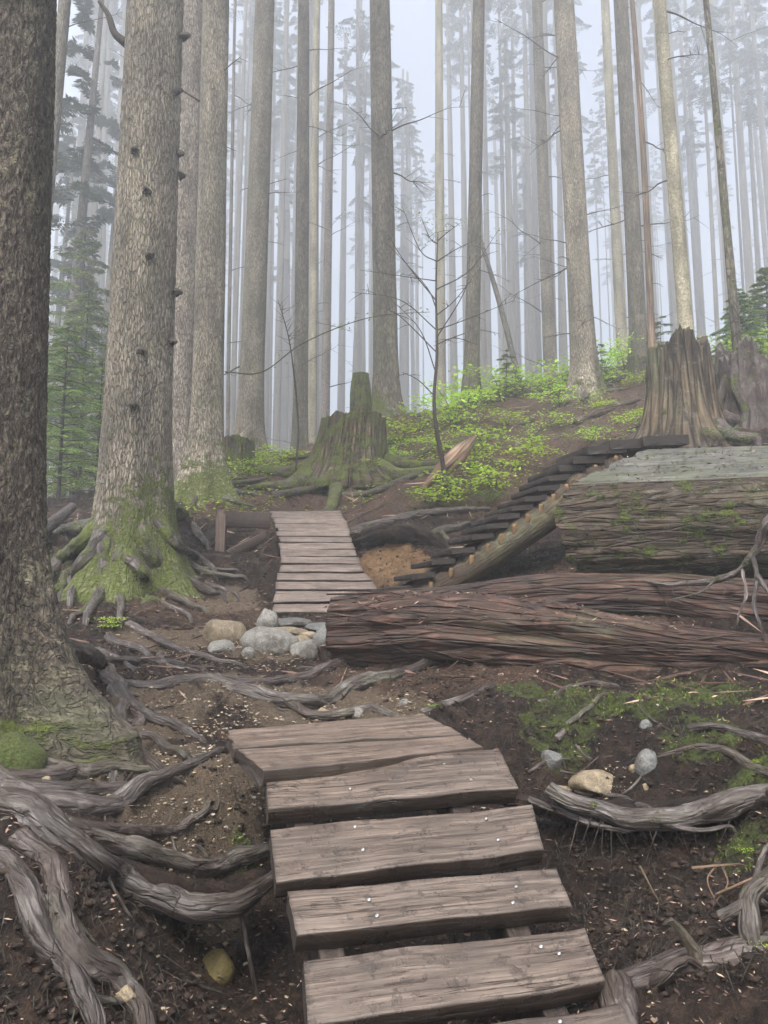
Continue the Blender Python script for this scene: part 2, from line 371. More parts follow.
def wood(name, dark, mid, light, rough=(.34, .62), dirt=0.5, green=0.0):
    m = NT(name); gc = m.attr('gc', True); rnd = m.n('ObjectInfo').outputs['Random']
    off = m.n('CombineXYZ', {0: m.math('MULTIPLY', rnd, 9.0), 1: m.math('MULTIPLY', rnd, 5.0), 2: m.math('MULTIPLY', rnd, 31.0)}).outputs[0]
    v0 = m.n('VectorMath', {0: gc, 1: off}, operation='ADD').outputs[0]
    v = m.mapping(v0, (1, 1, .045))
    g1 = m.noise(v, 60, 5, .6, .6); g2 = m.noise(v, 190, 3, .6); g3 = m.noise(v0, 5, 4, .6)
    crk = m.noise(m.mapping(v0, (1, 1, .03)), 26, 3, .5, .8)
    crack = m.math('SUBTRACT', 1.0, m.fr(m.math('ABSOLUTE', m.math('SUBTRACT', crk, .5)), 0.0, .012))
    crack = m.math('MULTIPLY', crack, m.fr(g3, .42, .6))
    col = m.ramp(g1, [(.28, dark), (.5, mid), (.75, light)])
    col = m.n('HueSaturation', {'Color': col, 'Value': m.n('MapRange', {0: g3, 1: .3, 2: .7, 3: .65, 4: 1.25}).outputs[0]}).outputs[0]
    col = m.n('HueSaturation', {'Color': col, 'Value': m.n('MapRange', {0: rnd, 1: 0., 2: 1., 3: .85, 4: 1.15}).outputs[0]}).outputs[0]
    col = m.n('HueSaturation', {'Color': col, 'Value': m.n('MapRange', {0: g2, 1: .3, 2: .7, 3: .85, 4: 1.12}).outputs[0]}).outputs[0]
    dn = m.noise(v0, 14, 6, .75)
    # trodden soil smeared on the boards
    dm = m.math('MULTIPLY', m.fr(dn, .53, .66), dirt)
    col = m.mix(dm, col, c4((.028, .018, .013)))
    col = m.mix(m.math('MULTIPLY', crack, .85), col, c4((.012, .008, .006)))
    if green > 0:
        gn = m.noise(m.mapping(v0, (1, 1, .5)), 3.5, 6, .75); col = m.mix(m.math('MULTIPLY', m.fr(gn, .45, .6), green), col, c4((.075, .085, .045)))
        gn2 = m.noise(m.mapping(v0, (1, 1, .3)), 2.2, 5, .7); col = m.n('HueSaturation', {'Color': col, 'Value': m.n('MapRange', {0: gn2, 1: .35, 2: .65, 3: .55, 4: 1.2}).outputs[0]}).outputs[0]
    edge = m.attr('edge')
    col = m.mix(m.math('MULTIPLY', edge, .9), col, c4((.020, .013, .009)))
    m.lk(col, m.b.inputs['Base Color'])
    rr = m.n('MapRange', {0: m.noise(v0, 8, 4, .6), 1: .35, 2: .65, 3: rough[0], 4: rough[1]}).outputs[0]; m.lk(rr, m.b.inputs['Roughness'])
    h = m.math('SUBTRACT', m.math('ADD', m.math('MULTIPLY', g1, .5), m.math('MULTIPLY', g2, .25)), m.math('MULTIPLY', crack, .9))
    h = m.math('ADD', h, m.math('MULTIPLY', dm, .5))
    m.bump(h, .9, .006)
    return m.m
M['plank'] = wood('plank', (.024, .016, .012), (.084, .062, .047), (.175, .137, .112), rough=(.24, .5), dirt=.75)
M['plank_rough'] = wood('plank_rough', (.035, .022, .015), (.115, .082, .062), (.225, .175, .14), dirt=.6)
M['plank_far'] = wood('plank_far', (.045, .030, .023), (.15, .113, .09), (.28, .225, .19), dirt=.5)
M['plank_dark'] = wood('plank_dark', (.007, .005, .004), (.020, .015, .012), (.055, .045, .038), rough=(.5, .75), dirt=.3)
M['crib'] = wood('crib', (.04, .025, .018), (.11, .07, .052), (.19, .13, .10), rough=(.5, .8))
M['timber'] = wood('timber', (.012, .008, .006), (.03, .02, .015), (.055, .038, .03), rough=(.5, .8))

def simple(name, col, rough=.6, metal=0.0, nscale=20, var=.4, bumpd=.003, dirt=0.0):
    m = NT(name); tc = m.n('TexCoord').outputs['Object']; n1 = m.noise(tc, nscale, 5, .65)
    c = m.ramp(n1, [(.25, tuple(x * (1 - var) for x in col)), (.55, col), (.8, tuple(min(1, x * (1 + var)) for x in col))])
    rnd = m.n('ObjectInfo').outputs['Random']
    c = m.n('HueSaturation', {'Color': c, 'Value': m.n('MapRange', {0: rnd, 1: 0., 2: 1., 3: .8, 4: 1.2}).outputs[0]}).outputs[0]
    if dirt > 0:
        n2 = m.noise(tc, 7, 6, .8); n3 = m.noise(tc, 90, 4, .7)
        c = m.mix(m.math('MULTIPLY', m.fr(n2, .46, .62), dirt), c, c4((.06, .042, .028)))
        c = m.n('HueSaturation', {'Color': c, 'Value': m.n('MapRange', {0: n3, 1: .3, 2: .7, 3: .6, 4: 1.25}).outputs[0]}).outputs[0]
        n1 = m.math('ADD', n1, m.math('MULTIPLY', n3, .35))
    m.lk(c, m.b.inputs['Base Color']); m.b.inputs['Roughness'].default_value = rough; m.b.inputs['Metallic'].default_value = metal
    m.bump(n1, .8, bumpd); return m.m
M['screw'] = simple('screw', (.42, .42, .42), .4, 1.0)
M['stone_grey'] = simple('stone_grey', (.19, .182, .16), .6, 0, 22, .5, .016, .6)
M['stone_tan'] = simple('stone_tan', (.24, .19, .12), .65, 0, 22, .5, .016, .65)
M['stone_yellow'] = simple('stone_yellow', (.13, .10, .022), .6, 0, 20, .6, .016, .7)
M['stone_blue'] = simple('stone_blue', (.12, .122, .115), .45, 0, 22, .45, .014, .6)
M['stone_moss'] = simple('stone_moss', (.075, .10, .020), .95, 0, 60, .8, .04, .5)

def ptcol(name, stops, rough=.7, spec=.4, trans=0.0):   # colour from a per-piece number
    m = NT(name); a = m.attr('rnd'); c = m.ramp(a, stops)
    m.lk(c, m.b.inputs['Base Color']); m.b.inputs['Roughness'].default_value = rough; m.b.inputs['Specular IOR Level'].default_value = spec
    if trans > 0:
        rnd = m.n('ObjectInfo').outputs['Random']
        c = m.n('HueSaturation', {'Color': c, 'Hue': m.n('MapRange', {0: rnd, 1: 0., 2: 1., 3: .485, 4: .515}).outputs[0],
                                  'Value': m.n('MapRange', {0: rnd, 1: 0., 2: 1., 3: .8, 4: 1.2}).outputs[0]}).outputs[0]
        m.lk(c, m.b.inputs['Base Color'])
        tr = m.n('BsdfTranslucent', {'Color': c}); mx = m.n('MixShader', {0: trans, 1: m.b.outputs[0], 2: tr.outputs[0]})
        m.lk(mx.outputs[0], m.out.inputs[0])
    return m.m
M['leaf'] = ptcol('leaf', [(0, (.16, .28, .02)), (.5, (.34, .52, .04)), (1, (.50, .66, .09))], .5, .4, .45)
M['leaf_red'] = ptcol('leaf_red', [(0, (.09, .012, .008)), (1, (.20, .035, .02))], .6, .3, .2)
M['needle'] = ptcol('needle', [(0, (.08, .14, .03)), (.5, (.17, .25, .06)), (1, (.30, .38, .10))], .6, .3, .3)
M['needle_far'] = ptcol('needle_far', [(0, (.028, .045, .022)), (1, (.055, .075, .035))], .7, .2, .2)
M['fern'] = ptcol('fern', [(0, (.08, .13, .03)), (1, (.17, .24, .07))], .6, .3, .4)
M['pebble'] = ptcol('pebble', [(0, (.07, .05, .035)), (.4, (.20, .155, .10)), (.75, (.34, .28, .18)), (1, (.28, .26, .24))], .55, .4)
M['litter'] = ptcol('litter', [(0, (.030, .016, .012)), (.45, (.085, .046, .036)), (.75, (.20, .125, .095)), (1, (.42, .31, .22))], .75, .3)
M['clod'] = ptcol('clod', [(0, (.008, .005, .003)), (.5, (.028, .017, .011)), (1, (.065, .043, .030))], .8, .3)
M['mossy'] = ptcol('mossy', [(0, (.045, .06, .012)), (.6, (.10, .13, .025)), (1, (.17, .21, .05))], .9, .2, .25)

def ground_mat():
    m = NT('forest_soil'); pos = m.n('TexCoord').outputs['Object']
    n1 = m.noise(pos, 1.1, 5, .6); n2 = m.noise(pos, 9, 6, .7); n3 = m.noise(pos, 60, 5, .7); n4 = m.noise(pos, 230, 3, .6)
    soil = m.ramp(n2, [(.30, (.004, .0025, .002)), (.5, (.023, .013, .008)), (.75, (.080, .047, .030))])
    duff = m.ramp(n3, [(.28, (.020, .011, .007)), (.5, (.090, .053, .034)), (.72, (.19, .125, .085))])
    f = m.fr(m.math('ADD', m.attr('duff'), m.math('MULTIPLY', m.math('SUBTRACT', n2, .5), .9)), .3, .7)
    col = m.mix(f, soil, duff)
    grv = m.fr(m.math('ADD', m.attr('gravel'), m.math('MULTIPLY', m.math('SUBTRACT', n2, .5), 1.0)), .35, .75)
    gcol = m.ramp(n4, [(.3, (.06, .042, .03)), (.5, (.17, .125, .085)), (.7, (.36, .29, .195))])
    col = m.mix(m.math('MULTIPLY', grv, .75), col, gcol)
    clay = m.fr(m.math('ADD', m.attr('clay'), m.math('MULTIPLY', m.math('SUBTRACT', n2, .5), .8)), .35, .7)
    ccol = m.ramp(n2, [(.25, (.09, .05, .022)), (.5, (.21, .125, .06)), (.75, (.32, .21, .11))])
    col = m.mix(clay, col, ccol)
    mo = m.fr(m.math('ADD', m.attr('moss'), m.math('MULTIPLY', m.math('SUBTRACT', n2, .5), 1.6)), .42, .7)
    mcol = m.ramp(n3, [(.3, (.022, .030, .007)), (.55, (.075, .10, .020)), (.8, (.17, .21, .045))])
    col = m.mix(mo, col, mcol)
    vv = m.n('MapRange', {0: n1, 1: .3, 2: .7, 3: .75, 4: 1.25}).outputs[0]
    col = m.n('HueSaturation', {'Color': col, 'Value': vv}).outputs[0]
    m.lk(col, m.b.inputs['Base Color'])
    m.lk(m.n('MapRange', {0: n2, 1: .3, 2: .7, 3: .55, 4: .9}).outputs[0], m.b.inputs['Roughness'])
    m.b.inputs['Specular IOR Level'].default_value = .3
    h = m.math('ADD', m.math('ADD', m.math('MULTIPLY', n2, 1.2), m.math('MULTIPLY', n3, .7)), m.math('MULTIPLY', n4, .22))
    m.bump(h, 1.0, .09)
    return m.m
M['soil'] = ground_mat()

# ------------------------------------------------------------------ ground sheet
def blob(xy, pts, gain=1.0):
    out = np.zeros(len(xy))
    for px, py, r in pts:
        c = G(px, py); d = np.hypot(xy[:, 0] - c[0], xy[:, 1] - c[1])
        out = np.maximum(out, gain * (1 - sstep(r * .45, r, d)))
    return out
def build_ground():
    a1 = np.linspace(-44, 44, 800); a0 = np.linspace(-180, -44, 50)[:-1]; a2 = np.linspace(44, 180, 50)[1:]
    ang = np.radians(np.concatenate([a0, a1, a2[:-1]])); na = len(ang)
    rad = np.concatenate([np.geomspace(.3, 2.0, 22)[:-1], np.geomspace(2.0, 15, 430)[:-1], np.geomspace(15, 148, 120)]); nr = len(rad)
    A, Rr = np.meshgrid(ang, rad); xy = np.column_stack([(np.sin(A) * Rr).ravel(), (np.cos(A) * Rr).ravel()])
    z = HN(xy)
    V = np.column_stack([xy, z])
    i = np.arange(nr - 1)[:, None] * na; j = np.arange(na)[None, :]; j2 = (j + 1) % na
    Q = np.stack([i + j, i + na + j, i + na + j2, i + j2], -1).reshape(-1, 4)
    V = np.vstack([V, [0, 0, HN([(0, 0)])[0]]]); T = np.column_stack([np.full(na, len(V) - 1), np.arange(na), (np.arange(na) + 1) % na])
    xy = V[:, :2]; d = np.hypot(xy[:, 0], xy[:, 1])
    moss = blob(xy, [(590, 700, .55), (690, 695, .6), (640, 705, .5), (560, 720, .4), (520, 690, .3), (700, 735, .35), (750, 790, .3), (750, 850, .25), (10, 735, .35), (245, 858, .12)], .62)
    moss = np.maximum(moss, blob(xy, [(80, 590, .9), (140, 590, .6), (60, 560, 1.0), (440, 500, .9), (480, 490, .8), (560, 430, 1.5), (480, 440, 1.5), (400, 450, 1.2), (230, 480, 1.0)], .45))
    moss = np.maximum(moss, .34 * sstep(13, 20, xy[:, 1]))
    clay = blob(xy, [(390, 572, .45), (375, 560, .35), (410, 568, .35), (395, 552, .3)], 1.0)
    grav = blob(xy, [(200, 780, .5), (150, 770, .5), (190, 850, .4), (160, 700, .5), (250, 690, .6), (300, 715, .5), (330, 700, .5), (200, 640, .6), (160, 830, .3), (260, 650, .6), (220, 600, .7), (150, 640, .5), (390, 710, .4), (90, 780, .3), (120, 735, .5), (60, 775, .4)], .85)
    duff = np.maximum(sstep(9.5, 12.5, xy[:, 1]) * sstep(-6, 0, xy[:, 0]), .35) * np.ones(len(V))
    duff = np.maximum(duff, blob(xy, [(400, 680, 1.0), (200, 610, 1.3), (600, 590, 1.5), (480, 670, .8)], .6))
    duff = np.where((xy[:, 1] < 5.2) & (xy[:, 0] > .45), .12, duff)
    me = make_mesh('forest_floor', V, Q, T, M['soil'], {'moss': moss, 'clay': clay, 'gravel': grav, 'duff': duff})
    return tag(link('forest_floor', me), kind='structure', label='dark brown forest soil with needle litter and moss patches')
build_ground()
def soil_lip(pts, r, seed, flat=.5):
    g = tube([P(*p) for p in pts], r, 40, .02, .35, fs=(8, 4), seed=seed, flat=flat)
    g['V'] = g['V'] + (fbm(g['V'] * 14, 3) * .03)[:, None] * np.array([.4, -.7, .6])
    o = make_mesh('soil_bank', g['V'], g['Q'], g['T'], M['soil']); tag(link('soil_bank', o), kind='structure')

# ------------------------------------------------------------------ haze
TOP = CZ + 66
def haze():
    x0, x1, y0, y1, z0, z1 = -150, 150, -150, 150, float(_cp[:, 2].min()) - 3, TOP
    V = [(x, y, z) for z in (z0, z1) for y in (y0, y1) for x in (x0, x1)]
    Q = [(0, 2, 3, 1), (4, 5, 7, 6), (0, 1, 5, 4), (2, 6, 7, 3), (0, 4, 6, 2), (1, 3, 7, 5)]
    m = bpy.data.materials.new('haze'); m.use_nodes = True; t = m.node_tree; t.nodes.clear()
    o = t.nodes.new('ShaderNodeOutputMaterial'); p = t.nodes.new('ShaderNodeVolumePrincipled')
    p.inputs['Color'].default_value = (.94, .97, 1.0, 1); p.inputs['Density'].default_value = HAZE
    p.inputs['Anisotropy'].default_value = 0.55
    t.links.new(p.outputs[0], o.inputs['Volume'])
    tag(link('haze', make_mesh('haze', V, Q, None, m, smooth=False)), kind='stuff', label='pale morning fog between the trees')
HAZE = 0.0086
haze()

# ------------------------------------------------------------------ boards
def board(c00, c10, c11, c01, thick=.055, n=40, wav=.010, seed=0, rc=.006, end_wav=.01, warp=.004):
    """c00 front-left, c10 front-right, c11 back-right, c01 back-left of the top face."""
    c00, c10, c11, c01 = [np.asarray(c, float) for c in (c00, c10, c11, c01)]
    nrm = np.cross(c10 - c00, c01 - c00); nrm /= np.linalg.norm(nrm)
    if nrm[2] < 0: nrm = -nrm
    ln = np.linalg.norm(c10 - c00); wd = np.linalg.norm(c01 - c00)
    t = np.linspace(0, 1, n); o = seed * 7.3
    f1 = fbm(np.column_stack([t * ln * 3 + o, t * 0, t * 0]), 3); f2 = fbm(np.column_stack([t * ln * 3 + o + 50, t * 0, t * 0]), 3)
    f3 = fbm(np.column_stack([t * ln * 1.5 + o + 90, t * 0, t * 0]), 2)
    wv = (c01 - c00) / wd
    F = c00 + (c10 - c00) * t[:, None] + wv * (f1 * wav * 2)[:, None] + nrm * (f3 * warp * 3)[:, None]
    B = c01 + (c11 - c01) * t[:, None] + wv * (f2 * wav * 2)[:, None] + nrm * (f3 * warp * 3)[:, None]
    e = rc / wd
    na = 9
    sec = [(a, 0) for a in np.linspace(e * 1.2, 1 - e * 1.2, na)] + [(1 - e * .3, -rc * .3), (1, -rc * 1.2), (1, -thick * .5), (1, -thick + rc), (1 - e, -thick)] + \
          [(a, -thick) for a in np.linspace(1 - 3 * e, 3 * e, 4)] + [(e, -thick), (0, -thick + rc), (0, -thick * .5), (0, -rc * 1.2), (e * .3, -rc * .3)]
    sec = np.array(sec); ns = len(sec)
    V = (F[:, None, :] * (1 - sec[None, :, 0:1]) + B[:, None, :] * sec[None, :, 0:1] + nrm[None, None, :] * sec[None, :, 1:2]).reshape(-1, 3)
    gc = np.stack(np.broadcast_arrays(sec[None, :, 0] * wd, sec[None, :, 1], (t * ln)[:, None]), -1).reshape(-1, 3) + [o % 11, seed % 5, seed * 1.3 % 17]
    k = perlin(gc * [40, 40, 3] + 3.3) * .0022 + perlin(gc * [14, 14, 1.2]) * .003
    V = V + nrm * k[:, None]
    # ends slightly rough
    L = (c10 - c00) / ln
    em = np.zeros((n, ns)); em[0] = 1; em[-1] = -1
    V = V + L * (em.ravel() * np.abs(fbm(gc * [25, 25, 5] + 8, 2)) * end_wav)[:, None]
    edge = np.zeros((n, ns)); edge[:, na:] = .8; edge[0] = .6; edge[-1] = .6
    i = np.arange(n - 1)[:, None] * ns; j = np.arange(ns)[None, :]; j2 = (j + 1) % ns
    Q = np.stack([i + j, i + ns + j, i + ns + j2, i + j2], -1).reshape(-1, 4)
    E0, E1 = V[:ns], V[-ns:]; b = len(V)
    V = np.vstack([V, E0, E1, E0.mean(0), E1.mean(0)])
    endgc = lambda s_, z: np.column_stack([s_[:, 0] * wd, s_[:, 1] * 1.0, np.full(ns, z)]) + [o % 11, seed % 5, 0]
    gc = np.vstack([gc, endgc(sec, 3.), endgc(sec, 4.), [[wd / 2, -thick / 2, 3.]], [[wd / 2, -thick / 2, 4.]]])
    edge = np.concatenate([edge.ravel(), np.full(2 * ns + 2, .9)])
    jj = np.arange(ns); j2 = (jj + 1) % ns
    T = np.vstack([np.column_stack([b + jj, b + j2, np.full(ns, b + 2 * ns)]), np.column_stack([b + ns + j2, b + ns + jj, np.full(ns, b + 2 * ns + 1)])])
    return {'V': V, 'Q': Q, 'T': T, 'gc': gc, 'edge': edge}

def box_beam(a, b, w_, h_, seed=0, side=None):
    """a squared timber from a to b (centre of its top face)."""
    a = np.asarray(a, float); b = np.asarray(b, float); d = (b - a) / np.linalg.norm(b - a)
    s = np.cross(d, [0, 0, 1.0]) if side is None else np.asarray(side, float); s /= np.linalg.norm(s)
    return board(a + s * w_ / 2, b + s * w_ / 2, b - s * w_ / 2, a - s * w_ / 2, h_, n=14, wav=.004, seed=seed)

def ray_plane(px, py, o, nrm):
    a = np.array([0, 0, CZ]); q = P(px, py, 1.0) - a
    return a + q * (np.dot(np.asarray(o) - a, nrm) / np.dot(q, nrm))

def screw(p, nrm, r=.008):
    nrm = nrm / np.linalg.norm(nrm); u = np.cross(nrm, [1, 0, 0]); u /= np.linalg.norm(u); v = np.cross(nrm, u)
    a = np.linspace(0, 2 * math.pi, 10, endpoint=False); V = []
    for rr, hh in ((r, -.004), (r, .002), (r * .8, .0045), (r * .3, .0045), (r * .2, .003)):
        V += [p + rr * (math.cos(x) * u + math.sin(x) * v) + nrm * hh for x in a]
    V.append(p + nrm * .003); V = np.array(V); Q = [(k * 10 + i, k * 10 + (i + 1) % 10, k * 10 + 10 + (i + 1) % 10, k * 10 + 10 + i) for k in range(4) for i in range(10)]
    T = [(40 + i, 40 + (i + 1) % 10, 50) for i in range(10)]
    return {'V': V, 'Q': np.array(Q), 'T': np.array(T)}

# near stairway
S0 = P(455, 975, 2.85); S1 = P(390, 785, 3.66)
trav = S1 - S0; wdir = np.array([math.cos(R(14)), math.sin(R(14)), .0]); wdir /= np.linalg.norm(wdir)
SN = np.cross(wdir, trav); SN /= np.linalg.norm(SN)
near = thing('plank_stairway', S0 - [0, 0, .25], 'stairway of wide wet weathered planks with silver screws, nearest in the photo', 'stairway')
NEARP = [  # back-left, back-right, front-right, front-left corners of each top face, then screws
 ([(264, 764), (499, 748), (519, 788), (268, 811)], [(316, 766), (350, 789), (444, 764), (471, 780)], 0),
 ([(270, 828), (532, 805), (544, 850), (276, 882)], [(355, 827), (363, 850), (486, 819), (498, 840)], 0),
 ([(287, 891), (556, 868), (572, 906), (296, 935)], [(369, 900), (377, 916), (516, 887), (513, 903)], 0),
 ([(303, 960), (585, 927), (606, 982), (308, 1028)], [(381, 970), (401, 991), (541, 947), (559, 954)], 0),
 ([(308, 1052), (622, 1004), (648, 1062), (312, 1112)], [(390, 1060), (560, 1022)], 0),
 ([(312, 1136), (655, 1084), (680, 1150), (315, 1210)], [(400, 1140), (590, 1105)], 0),
]
for k, (q, sc, _) in enumerate(NEARP):
    bl, br, fr_, fl = [ray_plane(x, y, S0, SN) for x, y in q]
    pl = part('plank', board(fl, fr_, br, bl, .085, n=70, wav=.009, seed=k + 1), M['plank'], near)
    for x, y in sc:
        part('screw', screw(ray_plane(x, y, S0, SN), SN), M['screw'], pl, base=near)
# the rough pair at the top lies flatter, where the stairway meets the trail
P0 = ray_plane(264, 764, S0, SN); N2 = np.cross(wdir, P(330, 722, 4.35) - P0); N2 /= np.linalg.norm(N2)
P0 = P0 + N2 * .02
q = [ray_plane(x, y, P0, N2) for x, y in [(262, 771), (484, 747), (461, 735), (236, 749)]]
part('plank', board(*q, .075, n=70, wav=.02, seed=11, end_wav=.05), M['plank_rough'], near)
q = [ray_plane(x, y, P0, N2) for x, y in [(232, 747), (462, 733), (424, 713), (226, 730)]]
part('plank', board(*q, .08, n=70, wav=.02, seed=12, end_wav=.06), M['plank_rough'], near)
for s_ in (-.36, .36):
    a = S0 - trav * .9 + wdir * s_ - SN * .087; b = S1 + trav * .12 + wdir * (s_ - .04) - SN * .087
    part('stringer', box_beam(a, b, .09, .16, 5, wdir), M['timber'], near)

# far boardwalk
far = thing('boardwalk_ramp', P(320, 612, 8.6) - [0, 0, .2], 'short narrow ramp of pale worn boards climbing the trail beyond the stones', 'boardwalk')
prof = [  # photo y, left x, right x, distance
 (612, 273, 350, 8.45), (604, 274, 366, 8.6), (594, 275, 380, 8.75), (583, 277, 374, 8.95), (572, 279, 364, 9.2), (560, 281, 358, 9.5), (548, 280, 354, 9.85), (536, 278, 351, 10.2),
 (526, 276, 348, 10.7), (517, 272, 344, 11.3), (511, 270, 341, 11.9)]
pa = np.array(prof, float)
L_ = catmull([P(a[1], a[0], a[3]) for a in pa], 240); R_ = catmull([P(a[2], a[0], a[3] + (.12 if a[0] < 600 else .05)) for a in pa], 240)
ss = np.concatenate([[0], np.cumsum(np.linalg.norm(np.diff(L_, axis=0), axis=1))]); nb = 17; pitch = ss[-1] / nb
for k in range(nb):
    gap = .050 + .02 * random.random()
    s0, s1 = k * pitch, (k + 1) * pitch - gap
    i0 = np.interp(s0, ss, np.arange(240)); i1 = np.interp(s1, ss, np.arange(240))
    at = lambda C_, i: C_[int(i)] * (1 - i % 1) + C_[min(239, int(i) + 1)] * (i % 1)
    j = lambda: np.array([random.uniform(-.02, .02), 0, random.uniform(-.008, .008)])
    rt = .012
    fl, fr_, br, bl = at(L_, i0) + j(), at(R_, i0) + j(), at(R_, i1) + j() + [0, 0, rt], at(L_, i1) + j() + [0, 0, rt]
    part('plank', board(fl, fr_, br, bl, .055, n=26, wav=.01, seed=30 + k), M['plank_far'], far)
for C1, C2, f_ in ((L_, R_, .14), (L_, R_, .86)):
    pth = (C1 * (1 - f_) + C2 * f_)[::30] - [0, 0, .12]
    part('stringer', tube(pth, [.06, .06], 10, .1, .06, seed=3), M['timber'], far)

# log and plank stair climbing to the right
stair = thing('log_stairway', P(400, 590, 8.2), 'dark plank steps on a notched log climbing right to the big flat log', 'stairway')
TPX = [(398, 589, 8.12), (425, 574, 8.17), (452, 556, 8.22), (480, 538, 8.27), (500, 523, 8.31), (520, 508, 8.36), (540, 493, 8.40), (560, 477, 8.42), (582, 462, 8.44), (612, 446, 8.44), (664, 438, 8.46)]
TC = catmull([P(*p) for p in TPX], 400); A0 = TC[0]; A1 = TC[-1]
tpos = lambda t: TC[min(399, int(t * 399))]
tv = A1 - A0; run = tv / np.linalg.norm(tv); hd = np.array([math.cos(R(12)), math.sin(R(12)), 0]); wd_ = np.array([-hd[1], hd[0], 0])
SLN = np.cross(hd, wd_)
nst = 16
for k in range(nst):
    t = k / (nst - 1)
    big = 1 + 1.2 * sstep(.62, 1, t)
    c = tpos(t ** .9) + np.array([0, 0, .03])
    dw = hd * .25 * big * .5 + np.array([0, 0, .012]); ln = wd_ * (.84 + .05 * random.uniform(-1, 1))
    if k >= nst - 3: dw = dw * [1, 1, 1] + [0, 0, .01]
    n_off = wd_ * random.uniform(-.03, .03) - wd_ * .06
    c = c + [0, 0, random.uniform(-.012, .012)]
    fl, fr_, br, bl = c - dw + n_off, c + dw + n_off, c + dw + n_off + ln, c - dw + n_off + ln
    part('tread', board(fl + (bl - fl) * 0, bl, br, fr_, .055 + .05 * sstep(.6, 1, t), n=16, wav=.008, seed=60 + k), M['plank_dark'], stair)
def notch(A, S, t):
    s = (t * 15) % 1
    return np.where((np.cos(A) > .2), -.16 * (s > .72), 0)
for off_, nm in ((.06, 'stringer'), (.72, 'stringer')):
    a = A0 + wd_ * off_ + [0, 0, -.16] - run * .15; b = A1 + wd_ * off_ + [0, 0, -.20] - run * .2
    a = tpos(0) + wd_ * off_ + [0, 0, -.16] - run * .15
    g = tube([a] + [tpos(q) + wd_ * off_ + [0, 0, -.24 - .08 * q] for q in (.2, .4, .6, .8, .93)], [.12, .17, .22], 20, .03, .05, fs=(5, .8), seed=9, moss=0, disp=notch)
    part(nm, g, M['log_stringer'] if 'log_stringer' in M else M['log_brown'], stair)
for k in range(1, nst - 1):   # fresh yellow saw cuts down the side of the log
    t = (k + .45) / (nst - 1)
    c = tpos(t ** .9) - wd_ * .055 + [0, 0, -.17 - .04 * t]; c = c - run * .02
    nrm = -wd_
    w2 = .03; h2 = .06 + .03 * t
    V = []
    f0 = c - wd_ * .012
    g = tube([f0 + SLN * h2 + run * w2 * .2, f0, f0 - SLN * h2 * .5 - run * .01], [w2 * .75, w2, .01], 8, .02, .1, seed=k)
    g['V'] = g['V'] - ((g['V'] - f0) @ wd_)[:, None] * wd_ * .65
    part('saw_cut', g, M['log_cut'], stair) if 'log_cut' in M else None

# wooden crib of posts and rails left of the far ramp
cr = thing('timber_crib', P(222, 556, 10.4), 'small brown post and rail frame holding the bank beside the far ramp', 'retaining frame')
part('post', box_beam(P(221, 509, 10.3), P(219, 566, 10.1), .13, .11, 2, (1, 0, 0)), M['crib'], cr)
part('rail', box_beam(P(223, 511, 10.32), P(270, 513, 10.5), .08, .21, 3), M['crib'], cr)
part('rail', box_beam(P(226, 551, 10.2), P(264, 532, 10.5), .07, .11, 4), M['crib'], cr)
sb = solo('step_board', merge([box_beam(P(166, 551, 9.9), P(232, 556, 9.9), .10, .09, 6)]), M['crib'], 'low brown edging board lying between the mossy tree and the frame', 'board')

soil_lip([(505, 800, 4.6), (545, 806, 4.42), (590, 812, 4.34), (650, 814, 4.24), (710, 808, 4.14), (760, 800, 4.05), (820, 792, 3.98)], [.05, .10, .13, .12, .13, .12], 3)
soil_lip([(40, 850, 3.5), (95, 872, 3.45), (150, 886, 3.5), (210, 896, 3.6), (262, 880, 3.85)], [.08, .11, .10, .07], 5, .7)
soil_lip([(345, 545, 10.5), (372, 537, 10.15), (400, 534, 10.0), (428, 540, 9.95), (446, 552, 9.9)], [.10, .17, .18, .16, .10], 8, .7)

